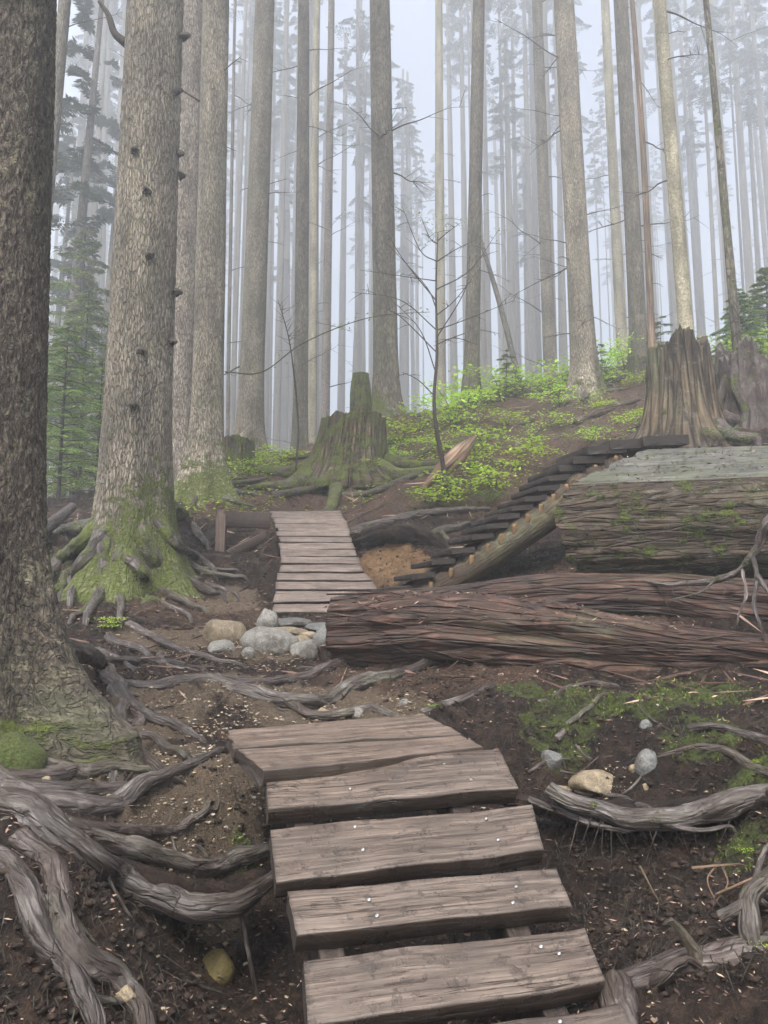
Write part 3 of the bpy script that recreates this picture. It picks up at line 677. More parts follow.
# ------------------------------------------------------------------ logs
def log_big():
    a = P(566, 532, 7.55); b = P(900, 520, 7.3); seg = 210
    L = np.linalg.norm(b - a); n = 300; t = np.linspace(0, 1, n); A = np.linspace(0, 2 * math.pi, seg, endpoint=False)
    ax = (b - a) / L; side = np.array([-ax[1], ax[0], 0]); side /= np.linalg.norm(side); up = np.cross(ax, side)
    if up[2] < 0: up = -up
    TT, AA = np.meshgrid(t, A, indexing='ij'); TT = TT.ravel(); AA = AA.ravel(); S = TT * L
    F_, B_ = np.array([-.37, .40]), np.array([.64, .86])
    arc = catmull([B_, (.74, .35), (.55, -.22), (.05, -.5), (-.36, -.38), (-.53, -.05), (-.48, .25), F_], 200)
    nf = seg // 3; prof_ = np.vstack([F_ + (B_ - F_) * np.linspace(0, 1, nf, endpoint=False)[:, None], arc[np.linspace(0, 199, seg - nf, endpoint=False).astype(int)]])
    prof_ = prof_[::-1]
    m = np.tile(np.arange(seg) >= seg - nf, n); m = np.tile((np.arange(seg)[::-1] < nf), n)
    y = np.tile(prof_[:, 0], n); z = np.tile(prof_[:, 1], n)
    k = np.column_stack([y * 3.5, z * 3.5, S * .45])
    uf = np.tile(np.clip((prof_ - F_) @ (B_ - F_) / ((B_ - F_) @ (B_ - F_)), 0, 1), n)
    gv = 0
    for q_, (u0, dp, wd0) in enumerate([(.07, .05, .02), (.34, .035, .012), (.5, .05, .018), (.74, .03, .012), (.88, .04, .015)]):
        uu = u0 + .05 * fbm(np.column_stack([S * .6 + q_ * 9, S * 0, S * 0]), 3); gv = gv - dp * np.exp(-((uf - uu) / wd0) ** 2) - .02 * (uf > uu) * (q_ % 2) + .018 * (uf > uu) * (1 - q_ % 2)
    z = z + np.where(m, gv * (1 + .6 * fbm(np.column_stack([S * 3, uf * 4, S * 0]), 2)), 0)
    d = np.where(m, .02 * fbm(k * [4, 4, .8], 3) + .022 * ridge(k * [5, 5, .25], 2), .10 * fbm(k * [1, 1, 1.5], 4) + .03 * ridge(k * [1.6, 1.6, 2], 3) + .07 * fbm(k * [5, 5, 6], 4) + .04 * np.floor(perlin(k * [1.5, 1.5, 1.4] + 4) * 5) / 5)
    y *= 1 + d; z = z * (1 + d)
    endx = .95 * np.clip((y + .37), -.15, 1.1) + .16 * fbm(np.column_stack([y * 5, z * 5, y * 0]), 3); endx = endx * (1 - TT)
    V = a + ax * (S + endx)[:, None] + side * y[:, None] + up * z[:, None]
    i = np.arange(n - 1)[:, None] * seg; j = np.arange(seg)[None, :]; j2 = (j + 1) % seg
    Q = np.stack([i + j, i + j2, i + seg + j2, i + seg + j], -1).reshape(-1, 4)
    gc = np.column_stack([y, z, S])
    rings = [V[:seg]]; c = V[:seg].mean(0); g2 = [gc[:seg]]; QQ = []; base = len(V)
    for q_, f in enumerate((.97, .7, .4, .1)):
        rr = c + (V[:seg] - c) * f; rr = rr + ax * (.10 * fbm(rr * 7, 3) + .06 * (1 - f))[:, None]
        rings.append(rr); g2.append(np.column_stack([y[:seg] * f, z[:seg] * f, np.zeros(seg) + .3 * fbm(rr * 5, 2)]))
        s0 = 0 if q_ == 0 else base + (q_ - 1) * seg; s1 = base + q_ * seg
        jj = np.arange(seg); QQ.append(np.column_stack([s0 + (jj + 1) % seg, s0 + jj, s1 + jj, s1 + (jj + 1) % seg]))
    V = np.vstack([V] + rings[1:] + [c[None]]); gc = np.vstack([gc] + g2[1:] + [[[0, 0, 0]]]); Q = np.vstack([Q] + QQ)
    jj = np.arange(seg); T = np.column_stack([base + 3 * seg + (jj + 1) % seg, base + 3 * seg + jj, np.full(seg, len(V) - 1)])
    mm = m[Q[:len(m) // seg * seg - seg] % len(m)].all(1) if False else None
    flat = np.concatenate([m, np.zeros(len(V) - len(m), bool)])
    mi = flat[Q].all(1).astype(int); mi = np.concatenate([mi, np.zeros(len(T), int)])
    moss = np.clip(.36 - .25 * flat + .12 * fbm(np.column_stack([gc * 1.2]), 2), 0, 1)
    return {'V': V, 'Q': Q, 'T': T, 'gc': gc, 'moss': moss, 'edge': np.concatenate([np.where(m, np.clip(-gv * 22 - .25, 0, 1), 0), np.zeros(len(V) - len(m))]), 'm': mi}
M['log_grey'] = wood('log_grey', (.022, .02, .015), (.085, .084, .070), (.175, .178, .16), rough=(.65, .85), dirt=.7, green=.7)
BIGG = log_big()
big = solo('fallen_log', BIGG, [M['log_brown'], M['log_grey']], 'massive brown fallen log with flattened grey weathered top at the end of dark steps', 'log')

def split(A, S, t):
    k = np.column_stack([np.cos(A) * 1.5 + 4, np.sin(A) * 1.5, S * .55]); q_ = perlin(k * 1.6) * 5
    ter = (np.floor(q_) + sstep(.35, .65, q_ % 1)) / 5
    k3 = np.column_stack([np.cos(A) * 4, np.sin(A) * 4, S * 1.6 + 7])
    return .26 * ter + .10 * fbm(k3, 4) +   .08 * ridge(np.column_stack([np.cos(A) * 1.6, np.sin(A) * 1.6, S * .25]), 3) + .045 * ridge(np.column_stack([np.cos(A) * 7, np.sin(A) * 7, S * 1.1]), 3)
g = tube([P(334, 632, 6.75), P(420, 628, 6.6), P(520, 636, 6.4), P(640, 650, 6.2), P(730, 655, 6.1), P(860, 662, 6.0)], [.24, .29, .27, .25, .20, .16, .14], 90, .025, .10, fs=(6, .5), seed=2, disp=split, moss=.05)
zc = g['V'][:, 2]; g['moss'] = np.where(zc < np.interp(g['V'][:, 0], [-.5, 3], [1.45, 1.45]), .30, .06)
lg = solo('fallen_log', g, M['log_red'], 'long splintered reddish brown log with its blunt end by the stones beside the trail', 'log')
LG = [(lg, g, 80)]
g = tube([P(378, 606, 7.3), P(470, 602, 7.2), P(560, 596, 7.0), P(650, 596, 6.9), P(760, 606, 6.8), P(880, 616, 6.7)], [.10, .15, .17, .18, .20, .2], 70, .03, .12, fs=(6, .5), seed=4, disp=split, moss=.1)
solo('fallen_log', g, M['log_red'], 'thinner rotten red log pressed between the front red log and the big flat log', 'log')
g = tube([P(-40, 530, 12.6), P(30, 527, 12.6), P(75, 517, 12.8), P(130, 512, 13.2)], [.13, .14, .11, .06], 20, .05, .1, seed=5, moss=.2)
solo('fallen_log', g, M['log_brown'], 'brown log lying on the ground left behind the big mossy tree', 'log')
g = tube([G(-10, 560) + [0, 0, .05], G(20, 553) + [0, 0, .12], G(45, 545) + [0, 0, .22], G(72, 532) + [0, 0, .35]], [.09, .10, .09, .06], 18, .04, .1, seed=6, moss=.15)
solo('fallen_branch', g, M['root_grey'], 'pale grey limb lying left of the big mossy tree base', 'branch')
g = tube([G(424, 490) + [0, 0, .05], P(447, 465, 11.9), P(463, 449, 12.2), P(475, 437, 12.4)], [.05, .13, .12, .03], 26, .03, .22, fs=(7, .8), seed=7, moss=.2)
solo('broken_log', g, M['log_pale'], 'short splintered pale orange log leaning on the green slope by the bare sapling', 'log')
for pts, rr, lab, mt, ms in [
    ([(270, 500), (330, 487), (378, 474), (408, 462), (430, 452)], .07, 'dark mossy root or limb running up the slope behind the far ramp', 'root_brown', .35),
    ([(330, 500), (368, 494), (400, 486), (432, 470), (470, 452)], .055, 'long thin dark limb lying on the slope right of the mossy stump', 'root_brown', .3),
    ([(355, 530), (388, 527), (420, 519), (455, 512), (490, 508)], .06, 'grey limb lying along the edge above the orange clay hollow', 'root_grey', .2),
    ([(560, 400), (600, 385), (650, 372)], .12, 'mossy dead log lying high on the right slope behind the shrubs', 'log_brown', .4),
    ([(575, 422), (610, 412), (640, 402)], .09, 'grey brown limb lying right of the green patch on the upper slope', 'log_brown', .2),
    ([(520, 425), (545, 412), (570, 404)], .06, 'thin brown limb lying in the middle of the upper slope', 'log_brown', .2),
    ([(330, 460), (385, 452), (430, 441)], .05, 'thin mossy limb lying just right of the mossy stump base', 'root_brown', .4)]:
    pth = [G(*p) + [0, 0, rr * .5] for p in pts]
    solo('fallen_branch', tube(pth, [rr, rr * 1.1, rr * .8, rr * .4], 14, .06, .2, seed=len(lab), moss=ms), M[mt], lab, 'branch')

def splinters(o, g, n, seed, mat, lmax=.7):
    """torn slivers standing off a log, children of it."""
    r_ = np.random.default_rng(seed); V = g['V']; S = g['gc'][:, 2]; cz = V[:, 2].mean()
    ax = V[-1] - V[-2]; ax /= np.linalg.norm(ax)
    for k in range(n):
        i = r_.integers(0, len(V) - 2)
        if V[i, 1] > np.interp(V[i, 0], [-1, 4], [6.75, 6.2]) + .05: continue
        l = r_.uniform(.15, lmax); d = ax * r_.choice([-1, 1]) + r_.normal(0, .07, 3) + np.array([0, -.05, .04]); p = V[i] - d * l * .35
        t_ = tube([p, p + d * l * .5 + [0, -.015, .012], p + d * l + [0, -.03, .03]], [.012, r_.uniform(.010, .022), .002], 6, .05, .3, seed=k, flat=.5)
        me = make_mesh('splinter', t_['V'] - ORI[o.name], t_['Q'], t_['T'], M[mat], {'gc': t_['gc'], 'moss': t_['moss']}); link('splinter', me, o)
splinters(LG[0][0], LG[0][1], 90, 3, 'log_red')
GE = {'V': BIGG['V'][-900:], 'gc': BIGG['gc'][-900:]}
# ------------------------------------------------------------------ roots
def rootpath(pts, r, sink=.35):
    out = []
    for p in pts:
        q = G(p[0], p[1]) if len(p) == 2 else P(*p)
        if len(p) == 2: q = q + [0, 0, r * (1 - 2 * sink)]
        out.append(q)
    out = np.array(out)
    if len(out) > 2:
        sd = int(abs(pts[0][0]) * 7 + abs(pts[-1][1])) ; c = catmull(out, len(out) * 3 - 2); Lg = np.linalg.norm(np.diff(c, axis=0), axis=1).sum()
        u = np.linspace(0, 1, len(c)) * Lg; k = np.column_stack([u * 3.2 + sd, u * 0, u * 0]); w_ = np.sin(np.linspace(0, 1, len(c)) * math.pi) ** .4 * min(.05, Lg * .05)
        c[:, 0] += fbm(k, 2) * w_ * 1.6; c[:, 1] += fbm(k + 31, 2) * w_ * 1.6; c[:, 2] += fbm(k + 67, 2) * w_ * .7
        out = c
    return out
def root_geo(pts, r0, r1, seed, sink=.40, moss=.05, rough=.2, seg=None, inner=None):
    r0m = max(r0, r1)
    seg = seg or (30 if r0m > .045 else 16)
    def kn(A, S, t):
        k = np.column_stack([np.cos(A) * .9 + seed, np.sin(A) * .9, S * 3.2]); k2 = np.column_stack([np.cos(A) * 2.2 + seed, np.sin(A) * 2.2, S * 8])
        return .22 * fbm(k, 2) + .16 * ridge(k2, 3) - .08
    pth = np.array(rootpath(pts, r0m, sink)); rad = [r0, r0 * .62 + r1 * .38, r0 * .35 + r1 * .65, r1]
    e_ = pth[-1] - pth[-2]; e_ /= np.linalg.norm(e_) + 1e-9; pth = np.vstack([pth, pth[-1] + e_ * max(r1 * 3, .03) - [0, 0, r0m * 1.6 + r1]]); rad.append(r1 * .5)
    if inner is not None:
        p0 = pth[0]; p_ = np.array([inner[0] * .75 + p0[0] * .25, inner[1] * .75 + p0[1] * .25, p0[2] + inner[2]]); q_ = np.array([inner[0] * .3 + p0[0] * .7, inner[1] * .3 + p0[1] * .7, p0[2] + inner[2] * .45])
        pth = np.vstack([p_, q_, pth]); rad = [r0 * .6, r0 * 1.15, r0 * 1.15, r0 * .8 + r1 * .2, r0 * .45 + r1 * .55, r0 * .2 + r1 * .8, r1, r1 * .5]
    g = tube(pth, rad, seg, max(.012, r0m * .3), rough, fs=(6, 1.5), seed=seed, disp=kn)
    n = (len(g['V']) - 2) // seg; t = np.concatenate([np.repeat(np.linspace(0, 1, n), seg), [0, 1]])
    m0, m1 = moss if isinstance(moss, tuple) else (moss, moss)
    g['moss'] = m0 + (m1 - m0) * np.clip(t * 1.3, 0, 1)
    return g

# ------------------------------------------------------------------ trunks
def trunk_geo(base, top, H_, r0, r1, seg, flare=.8, fh=.5, lobes=5, ph=0., dz=None, moss_h=.9, moss_amt=.7, rough=.05, ridges=0.0, seed=1, bend=0., mside=None, zmax_fine=None, sub=.45, bmp=0.0, spur=None):
    base = np.asarray(base, float); dirv = (np.asarray(top, float) - base); dirv /= dirv[2]
    if zmax_fine is None: zz = np.concatenate([np.linspace(-sub, 2.5, 26)[:-1], np.linspace(2.5, H_, 26)])
    else: zz = np.concatenate([np.arange(-sub, zmax_fine, dz), np.linspace(zmax_fine, H_, 24)])
    n = len(zz); A = np.linspace(0, 2 * math.pi, seg, endpoint=False)
    Z, AA = np.meshgrid(zz, A, indexing='ij'); Z = Z.ravel(); AA = AA.ravel()
    t = np.clip(Z / H_, 0, 1); r = r0 * (1 - t) + r1 * t
    e = np.exp(-np.clip(Z, -.3, None) / fh)
    lob = 0
    rs = np.random.default_rng(seed)
    for k in range(lobes):
        c0 = ph + 2 * math.pi * (k + rs.uniform(-.25, .25)) / lobes; dd = np.angle(np.exp(1j * (AA - c0)))
        lob = lob + np.exp(-(dd / .32) ** 2) * rs.uniform(.6, 1.3)
    r = r * (1 + flare * e * (.45 + .75 * lob) + .35 * flare * np.exp(-np.clip(Z, 0, None) / (fh * 3)) * lob * .5)
    q = np.column_stack([np.cos(AA) * 2 + seed * 5, np.sin(AA) * 2, Z * .5])
    r = r * (1 + rough * fbm(q, 3) + ridges * ridge(q * [3, 3, 1.2], 3))
    if bmp > 0:
        pg = np.column_stack([np.cos(AA) * r0, np.sin(AA) * r0, Z * .3])
        r = r + bmp * ridge(pg * 24, 3) + bmp * .8 * fbm(pg * 60, 2)
    for sa, sw, am, hh in (spur or []):
        dd = np.angle(np.exp(1j * (AA - sa))); r = r + am * sstep(-.75, -.2, Z) * np.exp(-np.clip(Z, 0, None) / hh) * np.exp(-(dd / sw) ** 2)
    bx = bend * np.sin(np.clip(Z, 0, None) / H_ * math.pi * 1.4)
    V = base + dirv * Z[:, None] + np.column_stack([np.cos(AA) * r + bx, np.sin(AA) * r, Z * 0])
    i = np.arange(n - 1)[:, None] * seg; j = np.arange(seg)[None, :]; j2 = (j + 1) % seg
    Q = np.stack([i + j, i + j2, i + seg + j2, i + seg + j], -1).reshape(-1, 4)
    gc = np.column_stack([np.cos(AA) * r0, np.sin(AA) * r0, Z]) + [seed * .37, seed * .71, seed * 1.3]
    V = np.vstack([V, base + dirv * (H_ + .3)]); gc = np.vstack([gc, [0, 0, H_]]); jj = np.arange(seg)
    T = np.column_stack([(n - 1) * seg + jj, (n - 1) * seg + (jj + 1) % seg, np.full(seg, n * seg)])
    moss = moss_amt * np.exp(-np.clip(Z, 0, None) / moss_h)
    if mside is not None:
        moss = moss + mside[1] * np.clip(np.cos(AA - mside[0]), 0, 1) ** 2 * np.exp(-np.clip(Z, 0, None) / mside[2])
    moss = np.concatenate([moss, [0]])
    return {'V': V, 'Q': Q, 'T': T, 'gc': gc, 'moss': moss}

# ------------------------------------------------------------------ foliage pieces
def blades(S, E, w_, rnd=None, roll=.6):
    """flat pointed blades from S to E."""
    S = np.asarray(S); E = np.asarray(E); n = len(S); d = E - S; L = np.linalg.norm(d, axis=1)[:, None] + 1e-9; d = d / L
    ref = np.column_stack([rng.normal(0, roll, n), rng.normal(0, roll, n), np.ones(n)])
    s = np.cross(d, ref); s /= np.linalg.norm(s, axis=1)[:, None] + 1e-9
    w_ = np.broadcast_to(np.asarray(w_, float).reshape(-1, 1) if np.ndim(w_) else np.full((n, 1), w_), (n, 1))
    m = S + d * L * .45
    V = np.stack([S, m - s * w_ / 2, E, m + s * w_ / 2], 1).reshape(-1, 3)
    Q = np.arange(n * 4).reshape(-1, 4)
    rnd = rng.random(n) if rnd is None else rnd
    return {'V': V, 'Q': Q, 'T': np.zeros((0, 3), int), 'rnd': np.repeat(rnd, 4)}

def sprays(org, az, ln, droop, rise=.1, pairs=9, tw=.36, nb_=5, bl=.05, bw=.018, seed=0):
    """needle blades of one conifer branch."""
    t = np.linspace(.22, 1, pairs); d = np.array([math.cos(az), math.sin(az), 0]); sd = np.array([-d[1], d[0], 0])
    c = org + d * (t * ln)[:, None] + np.array([0, 0, 1.0]) * (rise * t * ln - droop * t ** 2 * ln)[:, None]
    S = []; E = []
    for k in range(pairs):
        for sg in (-1, 1):
            l2 = ln * tw * (1.05 - t[k]) * rng.uniform(.6, 1.1) + .02
            dr = d * .55 + sd * sg * .9; dr /= np.linalg.norm(dr)
            u = np.linspace(.05, 1, nb_)
            pts = c[k] + dr * (u * l2)[:, None] + np.array([0, 0, -1.]) * (.22 * u ** 2 * l2)[:, None]
            for p in pts:
                for s2 in (-1, 1):
                    dd = dr * .7 + np.cross(dr, [0, 0, 1]) * s2 * .7 + np.array([0, 0, rng.normal(0, .15) - .1])
                    S.append(p); E.append(p + dd * bl * rng.uniform(.7, 1.2))
    return np.array(S), np.array(E)

def make_crown(Hh, n_br, r_lo, seed, bl, bw, pairs, nb_):
    S = []; E = []
    for k in range(n_br):
        t = rng.random() ** .8; z = t * Hh
        l = r_lo * (1 - t * .85) * rng.uniform(.55, 1.15)
        s, e = sprays(np.array([0, 0, z]), rng.uniform(0, 6.28), l, rng.uniform(.15, .5), .15, pairs, .4, nb_, bl, bw)
        S.append(s); E.append(e)
    return blades(np.vstack(S), np.vstack(E), bw)
crown_protos = []
for k in range(3):
    g = make_crown(13, 40, 2.4, k, .24, .06, 8, 5)
    crown_protos.append(make_mesh('crown', g['V'], g['Q'], None, M['needle_far'], {'rnd': g['rnd']}, False))
# dead side branches shared between trees
def make_dead(seed, ln):
    r_ = np.random.default_rng(seed); pts = [np.zeros(3)]
    d = np.array([1, 0, r_.uniform(-.15, .25)])
    for k in range(5):
        d = d + r_.normal(0, .13, 3) + [0, 0, -.04]; pts.append(pts[-1] + d * ln / 5)
    gs = [tube(pts, [.016 * ln ** .5, .011, .003], 5, .09, .1, seed=seed)]
    for k in range(r_.integers(3, 8)):
        i = r_.integers(1, 5); o = pts[i] * .5 + pts[i + 1] * .5 if i < 5 else pts[i]; l2 = ln * r_.uniform(.12, .4)
        a = r_.choice([-1, 1]) * r_.uniform(.5, 1.1); dd = np.array([math.cos(a), math.sin(a), r_.uniform(-.3, .3)])
        gs.append(tube([o, o + dd * l2 * .5 + [0, 0, -.02], o + dd * l2 + [0, 0, -.1 * l2]], [.006, .005, .002], 4, .12, .1, seed=k))
    g = merge(gs)
    return make_mesh('branch', g['V'], g['Q'], g['T'], M['twig'], {'gc': g['gc'], 'moss': g['moss'] * 0}, True)
dead_protos = [make_dead(k, l) for k, l in enumerate([.35, .6, .9, 1.3, 1.7, 2.2, 1.1, .5])]
def add_dead(par, trunk_fn, n, zlo, zhi, sc=(.6, 1.3), big=False):
    for k in range(n):
        z = random.uniform(zlo, zhi); az = random.uniform(0, 6.28)
        if random.random() < .6: az = random.choice([0, math.pi]) + random.uniform(-.6, .6)
        c, r = trunk_fn(z)
        me = dead_protos[random.randrange(3, 7) if big else random.randrange(len(dead_protos))]
        o = link('branch', me, par, (c[0] + math.cos(az) * r * .9, c[1] + math.sin(az) * r * .9, c[2]))
        s = random.uniform(*sc); o.scale = (s, s, s); o.rotation_euler = (random.uniform(-.5, .5), random.uniform(-.35, .25), az)

ORDN = ['first', 'second', 'third', 'fourth', 'fifth', 'sixth', 'seventh', 'eighth', 'ninth', 'tenth', 'eleventh', 'twelfth', 'thirteenth', 'fourteenth', 'fifteenth', 'sixteenth', 'seventeenth', 'eighteenth', 'nineteenth']
TENS = ['', '', 'twent', 'thirt', 'fort', 'fift', 'sixt', 'sevent', 'eight', 'ninet']
def ordn(n):
    if n <= 19: return ORDN[n - 1]
    if n >= 100: return 'hundred-and-' + ordn(n - 100) if n > 100 else 'hundredth'
    return TENS[n // 10] + ('ieth' if n % 10 == 0 else 'y-' + ORDN[n % 10 - 1])

def tall_tree(label, xb, yb, xt, wpx, d, mat, base=None, Hh=None, nroots=0, dead=8, crown=True, group=None, flare=.7, fh=.45, moss_h=.7, moss_amt=.6, mside=None, name='conifer_tree', fine=False, bend=0., cat='tree', big=False, dlo=2.5, seg=None, top_taper=.45):
    if base is None:
        q = P(xb, yb, d); base = np.array([q[0], q[1], hz(q[0], q[1])])
    tp = P(xt, 0, base[1]); Hh = Hh or random.uniform(37, 42)
    r = wpx / 2 / FPX * d
    t = thing(name, base, label, cat, group)
    sd = random.randrange(999)
    dirv = (tp - base) / (tp - base)[2]
    seg = seg or (48 if d < 17 else 28 if d < 26 else 18)
    kw = dict(zmax_fine=13., dz=.09) if (fine or d < 18) else {}
    part('trunk', trunk_geo(base, tp, Hh, r * 1.10, r * top_taper, seg, flare, fh, random.choice([4, 5, 6]), random.random() * 6, moss_h=moss_h, moss_amt=moss_amt, seed=sd, mside=mside, bend=bend, bmp=.006 if kw else 0, **kw), M[mat], t)
    fn = lambda z: (dirv * z + [bend * math.sin(z / Hh * math.pi * 1.4), 0, 0], r * (1.1 - .6 * z / Hh))
    if dead: add_dead(t, fn, dead, dlo, 16, big=big)
    if crown:
        zc = Hh - 13; o = link('crown', random.choice(crown_protos), t, tuple(dirv * zc)); s = random.uniform(.85, 1.15)
        o.scale = (s, s, 1); o.rotation_euler = (0, 0, random.uniform(0, 6.28))
    for k in range(nroots):
        a = 2 * math.pi * (k + random.uniform(-.3, .3)) / nroots; l = random.uniform(.8, 1.7) * (r / .3) ** .5
        pts = []
        for u in (0.25, .5, .75, 1):
            aa = a + random.uniform(-.25, .25) * u; x = base[0] + math.cos(aa) * (r * .9 + l * (u - .25) * 1.2); y = base[1] + math.sin(aa) * (r * .9 + l * (u - .25) * 1.2)
            rr = r * .3 * (1.1 - u * .75); pts.append([x, y, hz(x, y) + .05 + rr * .35 + (.12 * (r / .3) if u == .25 else 0)])
        pts.insert(0, [base[0] + math.cos(a) * r * .25, base[1] + math.sin(a) * r * .25, base[2] + .62 * (r / .3)])
        part('root', tube(pts, [r * .3, r * .42, r * .28, r * .16, r * .07], 16, .04, .24, seed=k + sd, moss=.42), M['root_grey'], t)
    return t

# ------------------------------------------------------------------ near trees
def near_tree():
    q = P(-36, 735, 4.15); base = np.array([q[0], q[1], hz(q[0], q[1]) - .05]); tp = P(-2, 0, 4.2)
    t = thing('conifer_tree', base, 'huge dark rough barked trunk in the left foreground with grey flared foot', 'tree')
    dirv = (tp - base) / (tp - base)[2]
    part('trunk', trunk_geo(base, tp, 26, .335, .12, 300, .25, .42, 5, .15, dz=.012, zmax_fine=5.2, moss_h=.35, moss_amt=.25, seed=3, mside=(-1.2, .32, .6), bmp=.012, ridges=.012, sub=.5, spur=[(-.05, .42, .47, .42), (-1.0, .35, .2, .3)]), M['bark_near'], t)
    o = link('crown', crown_protos[0], t, tuple(dirv * 13))
    roots = [  # photo points, start radius, end radius, moss
     ([(40, 640, 4.4), (75, 652, 4.7), (110, 668), (160, 662), (205, 672)], .07, .025, .05, 'root_grey'),
     ([(96, 664), (113, 680), (122, 706), (119, 738), (112, 772)], .045, .028, .05, 'root_grey'),
     ([(117, 690), (136, 710), (160, 728), (185, 735), (203, 742)], .042, .022, .0, 'root_grey'),
     ([(120, 686), (160, 688), (205, 688), (245, 697), (290, 706), (330, 701), (352, 690), (400, 678), (430, 664)], .035, .045, .0, 'root_grey'),
     ([(205, 686), (250, 688), (290, 682), (320, 672), (345, 662), (353, 652)], .03, .03, .0, 'root_grey'),
     ([(290, 706), (320, 716), (370, 712), (400, 722)], .03, .02, .05, 'root_brown'),
     ([(60, 690, 4.1), (110, 744), (150, 748), (178, 755), (196, 764)], .04, .022, .0, 'root_grey'),
     ([(0, 800), (45, 806), (95, 812), (128, 800), (160, 784), (198, 763), (224, 755)], .055, .020, .0, 'root_grey'),
     ([(30, 822), (80, 832), (130, 834), (172, 829), (200, 814), (211, 803)], .035, .018, .0, 'root_brown'),
     ([(-20, 780), (20, 792), (60, 800), (100, 796), (140, 790), (175, 782)], .065, .03, .0, 'root_grey'),
     ([(-30, 815), (15, 822), (55, 838), (88, 862), (125, 885), (165, 900, 3.45), (205, 908, 3.45), (245, 896, 3.6), (285, 872, 3.85)], .066, .050, .05, 'root_grey'),
     ([(60, 836), (110, 846), (160, 858), (205, 868), (245, 862), (280, 848)], .05, .035, .1, 'root_grey'),
     ([(-25, 855), (5, 872), (28, 905), (48, 940), (72, 972), (92, 1010), (100, 1050)], .045, .030, .0, 'root_grey'),
     ([(50, 905), (80, 950), (118, 978), (140, 1010), (150, 1050)], .05, .035, .0, 'root_brown'),
     ([(20, 848), (45, 870), (60, 905), (52, 935)], .05, .035, .0, 'root_brown'),
     ([(-20, 760), (10, 775), (40, 782), (75, 780)], .05, .03, .15, 'root_brown'),
     ([(108, 640), (140, 652), (170, 668), (215, 670)], .03, .014, .05, 'root_grey'),
     ([(128, 628), (155, 640), (185, 655), (222, 664), (246, 668)], .035, .015, .05, 'root_grey'),
     ([(95, 655), (120, 662), (135, 675)], .03, .018, .0, 'root_grey'),
     ([(160, 655), (168, 668), (200, 676), (250, 680)], .022, .012, .05, 'root_grey'),
     ([(125, 700), (140, 722), (132, 745), (150, 770), (168, 782)], .03, .02, .0, 'root_brown'),
     ([(40, 770), (80, 778), (118, 772), (150, 776)], .035, .02, .05, 'root_brown'),
    ]
    for k, (pts, r0, r1, ms, mt) in enumerate(roots):
        w_ = 1.35 if pts[-1][1] < 800 and r0 < .06 else 1.1
        part('root', root_geo(pts, r0 * w_, r1 * w_, k + 1, moss=ms, rough=.28), M[mt], t)
    for k, (pts, r0, r1, ms, mt) in enumerate(roots):
        if k == 0: continue
        c = catmull(rootpath(pts, r0), 40)
        for _ in range(3):
            i = random.randrange(6, 38); a = random.uniform(0, 6.28); l = random.uniform(.10, .34); p0 = c[i]
            q1 = [p0[0] + math.cos(a) * l * .5, p0[1] + math.sin(a) * l * .5]; q2 = [p0[0] + math.cos(a + .4) * l, p0[1] + math.sin(a + .4) * l]
            z1, z2 = HN([q1, q2]); r_ = random.uniform(.005, .013)
            part('rootlet', tube([p0, [*q1, z1 + r_ * .6], [*q2, z2 - r_]], [r_ * 1.3, r_, r_ * .5], 7, .02, .3, seed=_ + k), M[mt], t)
    return t
near_tree()

